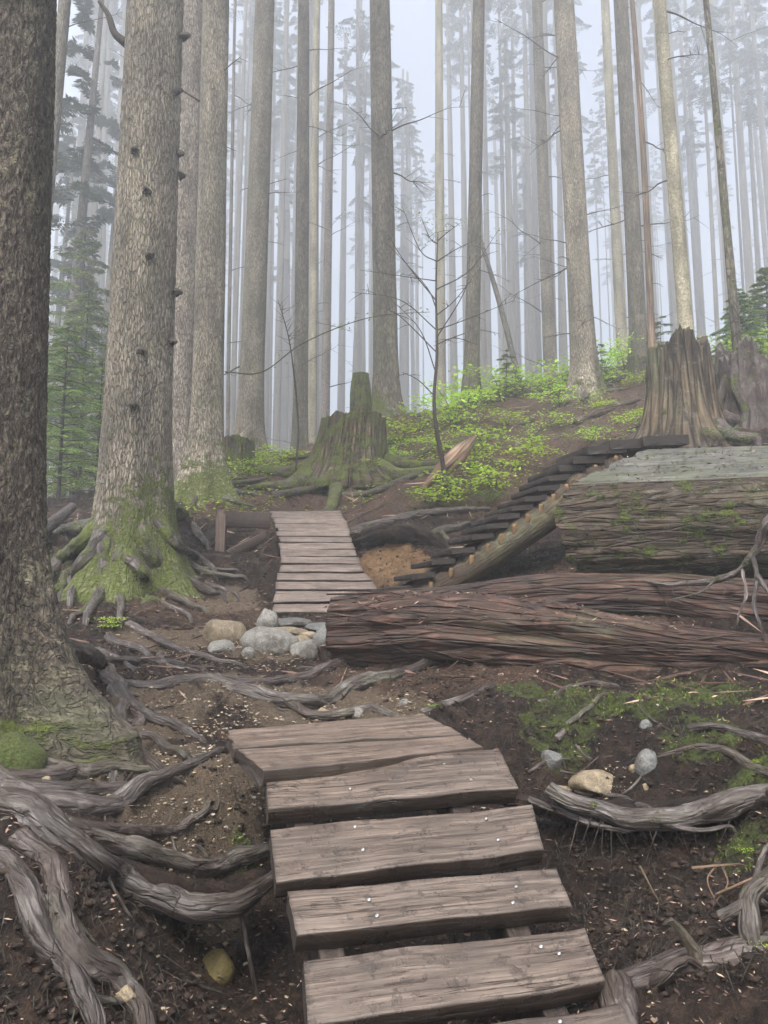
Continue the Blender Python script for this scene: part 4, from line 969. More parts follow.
def mossy_tree():
    q = P(130, 566, 9.1); base = np.array([q[0], q[1], hz(q[0], q[1])]); tp = P(156, 0, 9.2)
    t = thing('conifer_tree', base, 'thick scaly conifer with bright moss over its many spreading roots left of the trail', 'tree')
    dirv = (tp - base) / (tp - base)[2]
    part('trunk', trunk_geo(base, tp, 31, .385, .16, 260, .75, .50, 7, .5, dz=.022, zmax_fine=8.5, moss_h=.95, moss_amt=.88, seed=11, mside=(-.7, .55, 1.3), bmp=.008, ridges=.02, sub=.6), M['bark_scaly'], t)
    fn = lambda z: (dirv * z, .42 * (1.05 - .55 * z / 29))
    link('crown', crown_protos[1], t, tuple(dirv * 16))
    add_dead(t, fn, 5, 9, 16)
    # the thick snapped limb at the top left of the trunk, and short stubs
    c, r = fn(6.62); a = base + c + np.array([-r * .8, -.1, 0])
    part('branch', tube([a, a + [-.14, -.03, .12], a + [-.22, -.05, .34], a + [-.34, -.06, .52]], [.06, .045, .035, .02], 12, .03, .12, seed=2), M['twig'], t)
    for z, az, l in [(1.9, -1.4, .05), (2.55, -1.2, .05), (2.75, -.2, .07), (4.5, -1.3, .05), (4.9, .05, .07), (5.15, -.1, .06), (3.4, .0, .09), (3.7, -1.1, .06), (5.0, -1.7, .05), (5.9, -.4, .10), (6.7, -.2, .12)]:
        c, r = fn(z); dv = np.array([math.cos(az), math.sin(az), .1]); a = base + c + dv * r * .94
        part('branch', tube([a, a + dv * l * .6, a + dv * l + [0, 0, -.02]], [.05, .034, .018], 12, .012, .5, seed=int(z * 10)), M['twig'], t)
    roots = [
     ([(112, 520, 8.75), (98, 545, 8.6), (82, 566, 8.5), (74, 590), (70, 606)], .10, .04, .15),
     ([(105, 545, 8.6), (103, 578, 8.5), (106, 592), (93, 610), (86, 626)], .075, .035, .05),
     ([(118, 560, 8.5), (118, 588), (121, 604), (120, 618)], .06, .03, .1),
     ([(128, 560, 8.5), (142, 573, 8.5), (150, 588), (166, 598), (186, 607), (203, 614)], .065, .028, .1),
     ([(142, 535, 8.7), (156, 562, 8.8), (178, 576), (204, 592), (222, 600)], .08, .03, .05),
     ([(156, 520, 8.9), (176, 546, 9.0), (196, 562), (214, 574)], .075, .03, .3),
     ([(160, 530, 9.0), (185, 566), (214, 577), (244, 580)], .05, .024, .0),
     ([(152, 545, 8.8), (188, 580), (215, 588), (236, 597)], .045, .02, .0),
     ([(85, 540, 8.8), (62, 560), (50, 578), (49, 600)], .08, .035, .5),
     ([(96, 525, 9.0), (66, 536), (45, 545), (22, 552)], .075, .045, .1),
     ([(165, 505, 9.4), (186, 520), (200, 540), (208, 552)], .08, .03, .2),
     ([(90, 560, 8.6), (66, 578), (60, 600)], .06, .03, .6),
     ([(130, 585), (150, 600), (170, 612), (190, 622)], .04, .02, .1),
     ([(100, 600), (80, 615), (70, 625)], .035, .02, .3),
     ([(170, 560), (200, 570), (236, 571)], .035, .018, .0),
     ([(60, 590), (45, 605), (40, 625)], .045, .02, .55),
    ]
    for k, (pts, r0, r1, ms) in enumerate(roots):
        part('root', root_geo(pts, r0 * 1.0, r1 * 1.15, k + 31, sink=.15, moss=(min(.85, ms + .62), ms * .6), rough=.24, inner=(base[0], base[1], .42) if pts[0][1] < 562 else None), M['root_grey'], t)
    for k, (x, y, s) in enumerate([(150, 605, .30), (75, 600, .30), (60, 612, .22), (128, 600, .2)]):   # moss cushions between the roots
        q = G(x, y); g = rock_geo(s, s * .8, s * .62, 70 + k, 30); g['V'] = g['V'] + q - [0, 0, .06]
        part('moss_cushion', g, M['stone_moss'], t)

def rock_geo(lx, ly, lz, seed, seg=26, facets=9):
    r_ = np.random.default_rng(seed); nv = seg // 2 + 1
    th = np.linspace(0, math.pi, nv); ph = np.linspace(0, 2 * math.pi, seg, endpoint=False)
    TH, PH = np.meshgrid(th, ph, indexing='ij'); V = np.column_stack([(np.sin(TH) * np.cos(PH)).ravel(), (np.sin(TH) * np.sin(PH)).ravel(), np.cos(TH).ravel()])
    for _ in range(facets):
        n = r_.normal(size=3); n /= np.linalg.norm(n); c = r_.uniform(.62, .9); h = V @ n; m = h > c
        V[m] -= (h[m] - c)[:, None] * n * .9
    V = V * (1 + .10 * fbm(V * 1.6 + seed * 3, 3) + .02 * fbm(V * 9 + seed, 2))[:, None]
    V = V * np.array([lx, ly, lz]) / 2 * 1.15
    i = np.arange(nv - 1)[:, None] * seg; j = np.arange(seg)[None, :]; j2 = (j + 1) % seg
    Q = np.stack([i + j, i + seg + j, i + seg + j2, i + j2], -1).reshape(-1, 4)
    return {'V': V, 'Q': Q, 'T': np.zeros((0, 3), int)}
mossy_tree()

tall_tree('pale trunk half hidden behind its darker twin, right of the big mossy conifer', 174, 478, 191, 33, 14.2, 'bark_pale', nroots=3, dead=5, dlo=6, moss_amt=.5)
tall_tree('straight scaly trunk, front one of the close pair, mossy foot with splayed roots', 206, 487, 216, 29, 12.9, 'bark_scaly', nroots=7, dead=6, dlo=5, moss_amt=.85, flare=.9, fh=.5, mside=(-.8, .3, 1.))
tall_tree('slim smooth leaning trunk just behind the dark foreground trunk', 18, 512, 65, 13, 13.5, 'bark_dark', nroots=0, dead=7, dlo=4)

MID = [  # label, foot x, foot y, x at top edge, width px, distance, bark, moss side
 ('grey brown trunk with short dead twigs, second clear trunk right of the close pair', 249, 458, 263, 23, 19, 'bark_scaly', None, 16),
 ('hair thin stem standing between the close pair and the grey brown trunk', 228, 458, 236, 4, 22, 'bark_far', None, 5),
 ('straight brown trunk rising behind the left edge of the mossy stump', 300, 458, 302, 14, 21, 'bark_dark', None, 14),
 ('thin lichen speckled trunk directly behind the mossy stump', 312, 455, 318, 9, 23, 'bark_birch', None, 10),
 ('thin pale brown trunk rising behind the right half of the mossy stump', 324, 452, 331, 9, 24.5, 'bark_pale', None, 10),
 ('broad fog faded trunk between the grey brown trunk and the straight brown trunk', 283, 456, 288, 17, 31, 'bark_far', None, 12),
 ('thin fog grey trunk leaning right, left of the lichen barked conifer by the stump', 349, 445, 369, 7, 27, 'bark_far', None, 8),
 ('thick lichen barked conifer standing just behind the mossy stump, left of the red leaves', 387, 424, 380, 23, 17.5, 'bark_dark', (-2.3, .35, 3.), 12),
 ('pale fog washed trunk right behind the bare sapling', 441, 420, 439, 11, 29, 'bark_birch', None, 10),
 ('dim trunk in the fog between the lichen barked conifer and the bare sapling', 404, 425, 406, 9, 34, 'bark_far', None, 8),
 ('dark straight trunk with a swollen mossy foot, first right of the bare sapling', 471, 410, 477, 14, 19.5, 'bark_dark', (-1.6, .3, 1.5), 10),
 ('slender brown grey trunk, next right of the dark straight trunk', 513, 395, 505, 10, 27, 'bark_far', None, 10),
 ('narrow trunk half faded between the slender brown grey trunk and the tapering one', 528, 390, 521, 7, 33, 'bark_far', None, 8),
 ('tapering light brown trunk with dead snags, left neighbour of the thick pale conifer', 551, 376, 538, 13, 23, 'bark_scaly', None, 14),
 ('thin shaded stem squeezed between the tapering trunk and the thick pale conifer', 562, 372, 556, 7, 28, 'bark_far', None, 12),
 ('thick pale barked conifer with green stained right side on the crest', 585, 372, 565, 23, 19, 'bark_scaly', (0.2, .55, 3.5), 26),
 ('weathered pale trunk left of the brown twin trunk on the crest', 624, 360, 606, 11, 26, 'bark_birch', None, 10),
 ('brown trunk with a dark shaded edge, left of the crooked dead stem', 640, 362, 620, 16, 20.5, 'bark_dark', None, 10),
 ('crooked barkless pale dead stem with hooked snags near the top', 652, 362, 629, 7, 18.5, 'log_pale', None, 8),
 ('mottled lichen trunk with a yellow mossy foot rising behind the broken stump', 690, 352, 660, 13.5, 15.5, 'bark_birch', (-.4, .5, 2.5), 14),
 ('pale fog veiled trunk right of the mottled lichen trunk', 704, 345, 678, 7, 29, 'bark_far', None, 10),
 ('thin dark stem in the fog, second right of the mottled lichen trunk', 718, 345, 700, 5, 25, 'bark_far', None, 10),
 ('thin dark stem leaning left above the stilt rooted tree', 736, 345, 712, 6, 24, 'bark_far', None, 10),
 ('blurred grey trunk near the right edge, left one of three leaning together', 756, 340, 731, 10, 26, 'bark_far', None, 12),
 ('blurred grey trunk near the right edge, middle one of three leaning together', 764, 338, 742, 6, 27, 'bark_far', None, 10),
 ('blurred grey trunk at the right edge, rightmost of three leaning together', 783, 335, 751, 9, 25, 'bark_far', None, 12),
 ('fog faded trunk with drooping green boughs between foreground trunk and mossy conifer', 57, 505, 90, 14, 23, 'bark_far', None, 22),
 ('dim dark stem at the left edge of the mossy conifer', 96, 500, 112, 6, 26, 'bark_far', None, 10),
]
for k, (lab, xb, yb, xt, wp, d, mt, ms, dn) in enumerate(MID):
    d = d * (2.3 if mt == 'bark_far' and wp > 4 else 1.2 if d > 21.5 else 1)
    tall_tree(lab, xb, yb, xt, wp, d, mt, nroots=3 if d < 20 and wp > 10 else 0, dead=dn, mside=ms, dlo=1.5 if d > 18 else 4,
              bend=.12 if mt == 'log_pale' else random.uniform(-.06, .06), moss_amt=.55, crown=mt != 'log_pale', Hh=18 if mt == 'log_pale' else None)

# leaning dead pole in the fog
a = P(526, 392, 25); b = P(476, 225, 25.5)
solo('dead_pole', tube([a - [0, 0, .6], (a + b) / 2, b], [.11, .09, .06], 12, .15, .06, seed=4), M['bark_far'], 'dead pole leaning left in the fog beside the dark straight trunk', 'dead tree')

# ------------------------------------------------------------------ far trees
far_list = []; tries = 0
rf = np.random.default_rng(21)
taken = [(P(x[1], x[2], x[5])[0], x[5]) for x in MID]
while len(far_list) < 199 and tries < 20000:
    tries += 1; y = (rf.uniform(75, 130) if len(far_list) > 90 else rf.uniform(52, 80)) if len(far_list) > 8 else rf.uniform(42, 50); x = rf.uniform(-.62, .62) * y
    if all((x - a) ** 2 + (y - b) ** 2 > 1.5 ** 2 for a, b in far_list + taken): far_list.append((x, y))
far_list.sort(key=lambda p: p[0] / p[1])
for k, (x, y) in enumerate(far_list):
    base = np.array([x, y, hz(x, y)])
    px = 384 + FPX * x / y
    xt = px + (384 - px) * .10 + rf.uniform(-5, 5)
    wm = rf.uniform(.35, .8) if rf.random() < .75 else rf.uniform(.18, .34)
    tall_tree('faint foggy trunk, %s from the left among the far trunks' % ordn(k + 1), 0, 0, xt, wm * FPX / y, y, 'bark_far', base=base, Hh=rf.uniform(51, 56), dead=6 if y < 45 else 2, dlo=2, group='far trunks fading into the fog', flare=.5, seg=14, moss_amt=.3, big=True)

# ------------------------------------------------------------------ stumps
def stump_geo(base, rb, rt, h, jag, seed, lobes=7, seg=150, lean=(0, 0), hollow=.4, fl=.9, flute=.10):
    r_ = np.random.default_rng(seed); A = np.linspace(0, 2 * math.pi, seg, endpoint=False); n = 60
    top = h * (1 + jag * (fbm(np.column_stack([np.cos(A) * 1.3 + seed, np.sin(A) * 1.3, A * 0]), 2) * 1.3 + .55 * fbm(np.column_stack([np.cos(A) * 9, np.sin(A) * 9 + seed, A * 0]), 3)))
    u = np.linspace(-.2, 1, n); V = []; lob = 0
    for k in range(lobes):
        c0 = 2 * math.pi * (k + r_.uniform(-.25, .25)) / lobes; dd = np.angle(np.exp(1j * (A - c0))); lob = lob + np.exp(-(dd / .3) ** 2) * r_.uniform(.6, 1.4)
    for q in u:
        z = q * top; e = math.exp(-max(q, -.1) * h / (h * .3)) 
        r = rt + (rb - rt) * e * (.4 + fl * .6 * lob) + (rb - rt) * .15 * (1 - q)
        pg = np.column_stack([np.cos(A) * 1.5 + seed, np.sin(A) * 1.5, z * .35])
        r = r * (1 + flute * ridge(pg * [2.2, 2.2, 1], 3) + .04 * ridge(pg * [8, 8, 1.5], 2))
        V.append(np.column_stack([np.cos(A) * r + lean[0] * z, np.sin(A) * r + lean[1] * z, z]))
    for q, f in ((1., .86), (.92, .78), (.75, .7), (hollow, .55)):
        z = q * top; r = rt * f * (1 + flute * ridge(np.column_stack([np.cos(A) * 3 + seed, np.sin(A) * 3, z * .4]), 2))
        V.append(np.column_stack([np.cos(A) * r + lean[0] * z, np.sin(A) * r + lean[1] * z, z]))
    nr = len(V); V = np.vstack(V)
    i = np.arange(nr - 1)[:, None] * seg; j = np.arange(seg)[None, :]; j2 = (j + 1) % seg
    Q = np.stack([i + j, i + j2, i + seg + j2, i + seg + j], -1).reshape(-1, 4)
    ang = np.tile(A, nr); gc = np.column_stack([np.cos(ang) * rt, np.sin(ang) * rt, V[:, 2]])
    c = V[-seg:].mean(0); V = np.vstack([V, c]); gc = np.vstack([gc, [0, 0, 0]]); jj = np.arange(seg); b = (nr - 1) * seg
    T = np.column_stack([b + jj, b + (jj + 1) % seg, np.full(seg, len(V) - 1)])
    return {'V': V + base, 'Q': Q, 'T': T, 'gc': gc, 'moss': np.zeros(len(V))}
def stump(x, y, d, rb, rt, h, jag, seed, label, mat, moss=.4, sag=.1, nroots=5, rl=1.2, name='tree_stump', **kw):
    q = P(x, y, d); base = np.array([q[0], q[1], hz(q[0], q[1]) - sag])
    t = thing(name, base, label, 'stump')
    g = stump_geo(base, rb, rt, h, jag, seed, **kw); g['moss'] = g['moss'] + moss
    part('stump_body', g, M[mat], t)
    for k in range(nroots):
        a = 2 * math.pi * (k + random.uniform(-.3, .3)) / nroots; pts = []
        l = rl * random.uniform(.6, 1.2)
        for u_ in (.0, .35, .7, 1):
            aa = a + random.uniform(-.2, .2) * u_; xx = base[0] + math.cos(aa) * (rb * .8 + l * u_); yy = base[1] + math.sin(aa) * (rb * .8 + l * u_)
            pts.append([xx, yy, hz(xx, yy) + .06 + (.12 if u_ == 0 else 0)])
        part('root', tube(pts, [rb * .17, rb * .11, .03], 14, .05, .2, seed=k + seed, moss=moss + .1), M['root_brown'], t)
    return t
ms = stump(347, 470, 13.9, .88, .52, 1.12, .14, 5, 'wide mossy green stump with a flaring fluted foot behind the far ramp', 'stump_wood', .50, lean=(.10, 0), rl=1.6, nroots=7, hollow=.8)
stump(231, 474, 15.0, .52, .40, .75, .15, 8, 'low mossy stump peeking out right of the close pair of trunks', 'stump_wood', .55, nroots=3)
sn = P(361, 430, 16.3)
solo('mossy_snag', tube([[sn[0], sn[1], hz(sn[0], sn[1]) - .2], sn + [0, 0, .5], P(361, 374, 16.3)], [.24, .24, .22, .17], 30, .06, .2, seed=3, moss=.62), M['stump_wood'], 'short thick snag fully coated in moss between the mossy stump and the lichen barked conifer', 'snag')
bs = stump(682, 446, 11.6, .72, .37, 1.60, .22, 12, 'tall broken brown stump with a jagged splintered top above the end of the dark steps', 'stump_wood', .16, sag=.2, lobes=6, rl=.9, nroots=6, flute=.2, hollow=.35)
stump(760, 446, 11.9, .62, .45, 1.25, .35, 15, 'dark hollow rotten stump behind the stilt rooted tree at the right edge', 'root_brown', .25, sag=.2, lobes=5, nroots=4, flute=.3, hollow=.2)
stump(716, 440, 12.4, .40, .22, 1.2, .3, 19, 'narrow rotten stump squeezed between the broken stump and the stilt rooted tree', 'stump_wood', .2, sag=.2, lobes=5, nroots=2, flute=.3)
# tree standing on stilt roots
q = P(738, 352, 11.7); st = thing('stilt_rooted_tree', np.array([q[0], q[1], hz(q[0], q[1])]), 'thin tree straddling rotten wood on long curved stilt roots at the right edge', 'tree')
topp = P(706, 0, 11.7)
part('trunk', tube([q - [0, 0, .1], q * .6 + topp * .4, q + (topp - q) * 1.0, q + (topp - q) * 1.7], [.075, .06, .045, .02], 18, .08, .08, seed=8, moss=.3), M['bark_dark'], st)
for k, pts in enumerate([[(738, 350, 11.7), (735, 385, 11.5), (746, 415, 11.4), (741, 436, 11.3), (726, 447, 11.2)], [(739, 352, 11.7), (745, 390, 11.6), (752, 415, 11.6), (757, 440, 11.6)],
                         [(736, 352, 11.7), (724, 385, 11.8), (716, 415, 11.7), (712, 442, 11.5)], [(740, 356, 11.8), (760, 385, 11.8), (768, 420, 11.6), (780, 440, 11.5)]]):
    part('root', tube([P(*p) for p in pts] , [.07, .065, .06, .045], 16, .04, .3, seed=k + 3, moss=.42), M['root_brown'], st)

# ------------------------------------------------------------------ loose roots on the right bank
def root_thing(label, paths, mat='root_grey', moss=.1, name='exposed_root', rlets=0):
    q = rootpath([paths[0][0][0]], .02)[0]
    t = thing(name, q, label, 'root')
    for k, (pts, r0, r1) in enumerate(paths):
        part('root' if k == 0 else 'side_root', root_geo(pts, r0, r1, k + len(label), moss=moss, rough=.26), M[mat], t)
    p0 = rootpath(paths[0][0], .02)
    for k in range(rlets):
        i = random.random(); c = catmull(p0, 50)[int(i * 49)]; l = random.uniform(.06, .28); s_ = np.array([random.uniform(-.06, .06), -.02, 0])
        part('rootlet', tube([c, c + s_ - [0, 0, l * .5], c + s_ * 2 - [0, 0, l]], [.005, .003, .0015], 5, .03, .2, seed=k), M['root_brown'], t)
    return t
root_thing('long thick root crossing the cut bank to the right of the planks', [
    ([(548, 788, 4.30), (580, 804, 4.22), (618, 817, 4.15), (655, 818, 4.1), (700, 812, 4.05), (740, 802, 4.0), (800, 786, 4.0)], .038, .06),
    ([(528, 800, 4.36), (560, 812, 4.28), (600, 826, 4.18), (640, 830, 4.14)], .022, .012),
    ([(575, 790), (610, 800), (650, 810, 4.12)], .018, .02), ([(640, 818, 4.1), (690, 830, 4.0), (730, 826, 3.98)], .02, .01)], 'root_grey', .16, rlets=16)
root_thing('stout dark root at the bottom right corner with a short grey upright stub', [
    ([(600, 1000, 2.95), (625, 985, 3.0), (660, 976, 3.02), (700, 967, 3.0), (740, 960, 2.98), (800, 950, 2.95)], .045, .085),
    ([(612, 985, 2.98), (622, 1020, 2.85), (640, 1060, 2.75)], .06, .05),
    ([(700, 965, 2.95), (690, 945, 2.95), (680, 930, 2.95), (671, 920, 2.95)], .022, .014),
    ([(650, 985, 2.98), (664, 978, 2.92), (675, 966, 2.92), (690, 960, 2.92)], .03, .02)], 'root_brown', .1, rlets=5)
root_thing('pale grey forked root climbing the right edge above the bottom corner root', [
    ([(752, 962, 2.95), (748, 925, 3.0), (752, 900, 3.05), (765, 880, 3.1), (790, 860, 3.2)], .04, .03),
    ([(720, 918, 3.05), (738, 910, 3.03), (755, 898, 3.05)], .022, .02),
    ([(752, 900, 3.1), (757, 870, 3.2), (768, 845, 3.3)], .012, .01), ([(742, 935, 3.0), (760, 940, 2.95), (790, 930, 2.9)], .02, .02)], 'root_grey', .2, rlets=4)
root_thing('bare bent root curving down the bank just under the red log', [
    ([(541, 706), (560, 694), (585, 685), (616, 684)], .024, .014), ], 'root_grey', .0)
root_thing('straight slanting root on the bank below the bent root', [([(556, 737), (572, 724), (590, 708), (608, 692)], .022, .015)], 'root_grey', .0)
root_thing('smooth grey root lying beside the rough top plank, right end in the soil', [([(422, 716), (445, 707), (468, 698), (494, 688)], .025, .03)], 'root_grey', .0)
root_thing('upper of two curved roots at the right edge below the moss', [([(688, 730), (715, 732), (742, 738), (765, 748), (800, 762)], .022, .03)], 'root_grey', .15, rlets=3)
root_thing('lower of two curved roots at the right edge below the moss', [([(640, 765), (665, 757), (700, 751), (735, 756), (768, 774), (800, 790)], .012, .03), ([(655, 762), (635, 785), (620, 796)], .008, .006)], 'root_brown', .15, rlets=5)
root_thing('twisting grey root hanging in front of the big flat log at the right edge', [
    ([(790, 500, 6.1), (764, 528, 6.15), (754, 552, 6.2), (738, 572, 6.3), (710, 581, 6.45), (675, 584, 6.6), (640, 581, 6.8), (610, 578, 7.0)], .045, .015),
    ([(752, 556, 6.2), (758, 580, 6.1), (752, 604, 6.0), (762, 630, 5.9)], .022, .012), ([(742, 570, 6.25), (746, 595, 6.1), (738, 618, 6.0)], .014, .008),
    ([(757, 575, 6.1), (772, 600, 6.0), (785, 630, 5.9)], .02, .015), ([(715, 580, 6.4), (700, 592, 6.4), (670, 600, 6.5)], .012, .006)], 'root_grey', .22, rlets=14)
root_thing('tangle of thin roots on the bank right of the planks below the trail edge', [
    ([(528, 770), (548, 762), (570, 756)], .012, .006), ([(575, 742), (590, 756), (612, 758)], .008, .005), ([(600, 735), (596, 750), (605, 770)], .008, .005), ([(560, 770), (580, 772), (600, 760)], .007, .004)], 'root_brown', .0, rlets=4)
root_thing('yellowish dead rootlets sticking out of the soil on the lower right', [
    ([(692, 868, 3.45), (712, 866, 3.4), (740, 864, 3.35)], .006, .004), ([(716, 866, 3.4), (708, 880, 3.38), (714, 898, 3.35)], .005, .003), ([(722, 866, 3.4), (728, 884, 3.35), (716, 902, 3.3)], .005, .003), ([(640, 866, 3.6), (650, 885, 3.55), (657, 898, 3.5)], .005, .003), ([(716, 895, 3.3), (740, 884, 3.25), (768, 872, 3.2)], .007, .006)], 'log_pale', .0)
root_thing('dark mossy roots hanging over the orange clay hollow beside the far ramp', [
    ([(352, 533, 10.7), (385, 530, 10.3), (420, 536, 10.1), (445, 530, 10.2), (470, 524, 10.4)], .07, .05), ([(400, 534, 10.2), (430, 545, 10.0), (438, 560, 9.8)], .03, .015), ([(440, 532, 10.1), (452, 545, 10.0), (450, 560, 9.8)], .04, .02)], 'root_brown', .35, rlets=16)

# ------------------------------------------------------------------ stones
def stone(x, y, wpx, hpx, mat, label, seed, depth=None, group=None, sink=.3):
    q = G(x, y); sc = q[1] / FPX; lx = wpx * sc; lz = hpx * sc * 1.25; ly = depth or lx * .8
    g = rock_geo(lx, ly, lz, seed, 34); g['V'] = g['V'] + q + [0, ly * .3, lz * (.5 - sink)]
    solo('stone', g, M[mat], label, 'stone', group)
stone(222, 645, 40, 26, 'stone_tan', 'largest pale tan round stone at the left of the stone cluster', 1)
stone(221, 655, 26, 14, 'stone_grey', 'small grey stone tucked in front of the large tan stone', 2)
stone(268, 652, 54, 26, 'stone_grey', 'broad smooth grey boulder in the middle of the cluster below the far ramp', 3)
stone(302, 657, 30, 18, 'stone_grey', 'rounded grey stone right of the broad boulder', 4)
stone(248, 660, 13, 12, 'stone_grey', 'tiny upright pebble like stone under the broad boulder left side', 5)
stone(266, 628, 20, 22, 'stone_grey', 'upright grey stone at the left corner of the far ramp foot', 6)
stone(292, 626, 40, 9, 'stone_blue', 'flat blue grey slab touching the far ramp foot', 7, .35)
stone(284, 637, 42, 9, 'stone_tan', 'flat yellow tan slab above the broad boulder', 8, .25)
stone(322, 632, 34, 9, 'stone_blue', 'flat grey slab right of the blue grey slab', 9, .35)
stone(308, 641, 18, 8, 'stone_tan', 'small tan stone wedged between the slabs', 10)
stone(322, 646, 22, 22, 'stone_blue', 'tall grey wedge stone leaning against the red log end', 11)
stone(300, 646, 20, 9, 'stone_tan', 'small pale stone directly above the rounded grey stone', 12)
stone(324, 716, 15, 9, 'stone_tan', 'first small tan stone above the rough top planks', 13)
stone(341, 716, 9, 6, 'stone_tan', 'tiny tan stone between two others above the rough top planks', 14)
stone(358, 716, 13, 8, 'stone_grey', 'third small pale stone above the rough top planks', 15)
stone(404, 708, 10, 6, 'stone_grey', 'small pale stone by the smooth grey root on the trail edge', 16)
stone(94, 672, 12, 7, 'stone_tan', 'small yellow stone on the grey foot of the foreground tree', 17)
stone(109, 671, 9, 8, 'stone_tan', 'small brown stone beside the yellow one at the foreground tree foot', 18)
stone(47, 773, 14, 8, 'stone_tan', 'flat pale chip in the hollow under the foreground tree, right one', 19)
stone(22, 771, 8, 8, 'stone_tan', 'small pale chip in the hollow under the foreground tree, left one', 20)
stone(43, 786, 12, 11, 'stone_tan', 'pale chip below the other two under the foreground tree', 21)
stone(215, 985, 30, 26, 'stone_yellow', 'yellow lichen stained stone in the dark pit left of the planks', 22)
stone(598, 796, 46, 20, 'stone_tan', 'flat tan rock on the ledge above the long thick root', 23)
stone(560, 797, 22, 9, 'stone_tan', 'smaller tan rock left of the flat tan rock on the ledge', 24)
stone(650, 768, 22, 24, 'stone_blue', 'whitish grey quartz stone set in the right bank', 25, sink=.6)
stone(648, 732, 13, 10, 'stone_blue', 'small whitish stone above the quartz stone in the right bank', 26)
stone(635, 773, 10, 7, 'stone_tan', 'small ochre stone left of the quartz stone', 27)
stone(647, 790, 8, 7, 'stone_tan', 'tiny ochre stone below the quartz stone', 28)
stone(553, 768, 20, 18, 'stone_blue', 'dull grey stone sunk in the bank right of the second plank', 29)
stone(6, 768, 58, 42, 'stone_moss', 'bright moss covered stone at the left edge beneath the foreground trunk', 30, sink=.45)
stone(125, 1000, 20, 16, 'stone_tan', 'muddy tan stone in the soil at the bottom left', 31)

# ------------------------------------------------------------------ plants
def clump_mesh(seed, n=330, leafs=.065):
    r_ = np.random.default_rng(seed); tiers = 9; C = []
    for k in range(tiers):
        a = r_.uniform(0, 6.28); rr = r_.uniform(.05, .5); c = np.array([math.cos(a) * rr, math.sin(a) * rr, r_.uniform(.10, .42)])
        m = n // tiers; u = r_.normal(0, 1, (m, 3)) * [.13, .13, .018]; C.append(c + u)
    C = np.vstack(C); d = r_.normal(0, 1, (len(C), 3)) * [1, 1, .25]; d /= np.linalg.norm(d, axis=1)[:, None]
    L = leafs * r_.uniform(.6, 1.3, len(C))[:, None]
    global rng
    g = blades(C, C + d * L, (L * .62).ravel(), roll=.35)
    stems = []
    for k in range(tiers):
        c = C[k * (n // tiers):(k + 1) * (n // tiers)].mean(0)
        stems.append(tube([[0, 0, -.05], [c[0] * .35, c[1] * .35, c[2] * .6], c], [.006, .004, .002], 4, .08, .1, seed=k))
    s = merge(stems)
    return (make_mesh('foliage', g['V'], g['Q'], None, M['leaf'], {'rnd': g['rnd']}, False), make_mesh('stem', s['V'], s['Q'], s['T'], M['twig'], {'gc': s['gc'], 'moss': s['moss'] * 0}))
clumps = [clump_mesh(k) for k in range(4)]
def shrub(x, y, s, label, dz=0, name='leafy_shrub', cat='shrub', grp='bright green shrubs on the slope', flat=1.):
    q = G(x, y) if not isinstance(x, tuple) else P(*x)
    t = thing(name, q, label, cat, grp); fo, stm = random.choice(clumps)
    rz = random.uniform(0, 6.28)
    for me, nm in ((fo, 'foliage'), (stm, 'stem')):
        o = link(nm, me, t); o.scale = (s, s, s * flat); o.rotation_euler = (0, 0, rz)
    return t
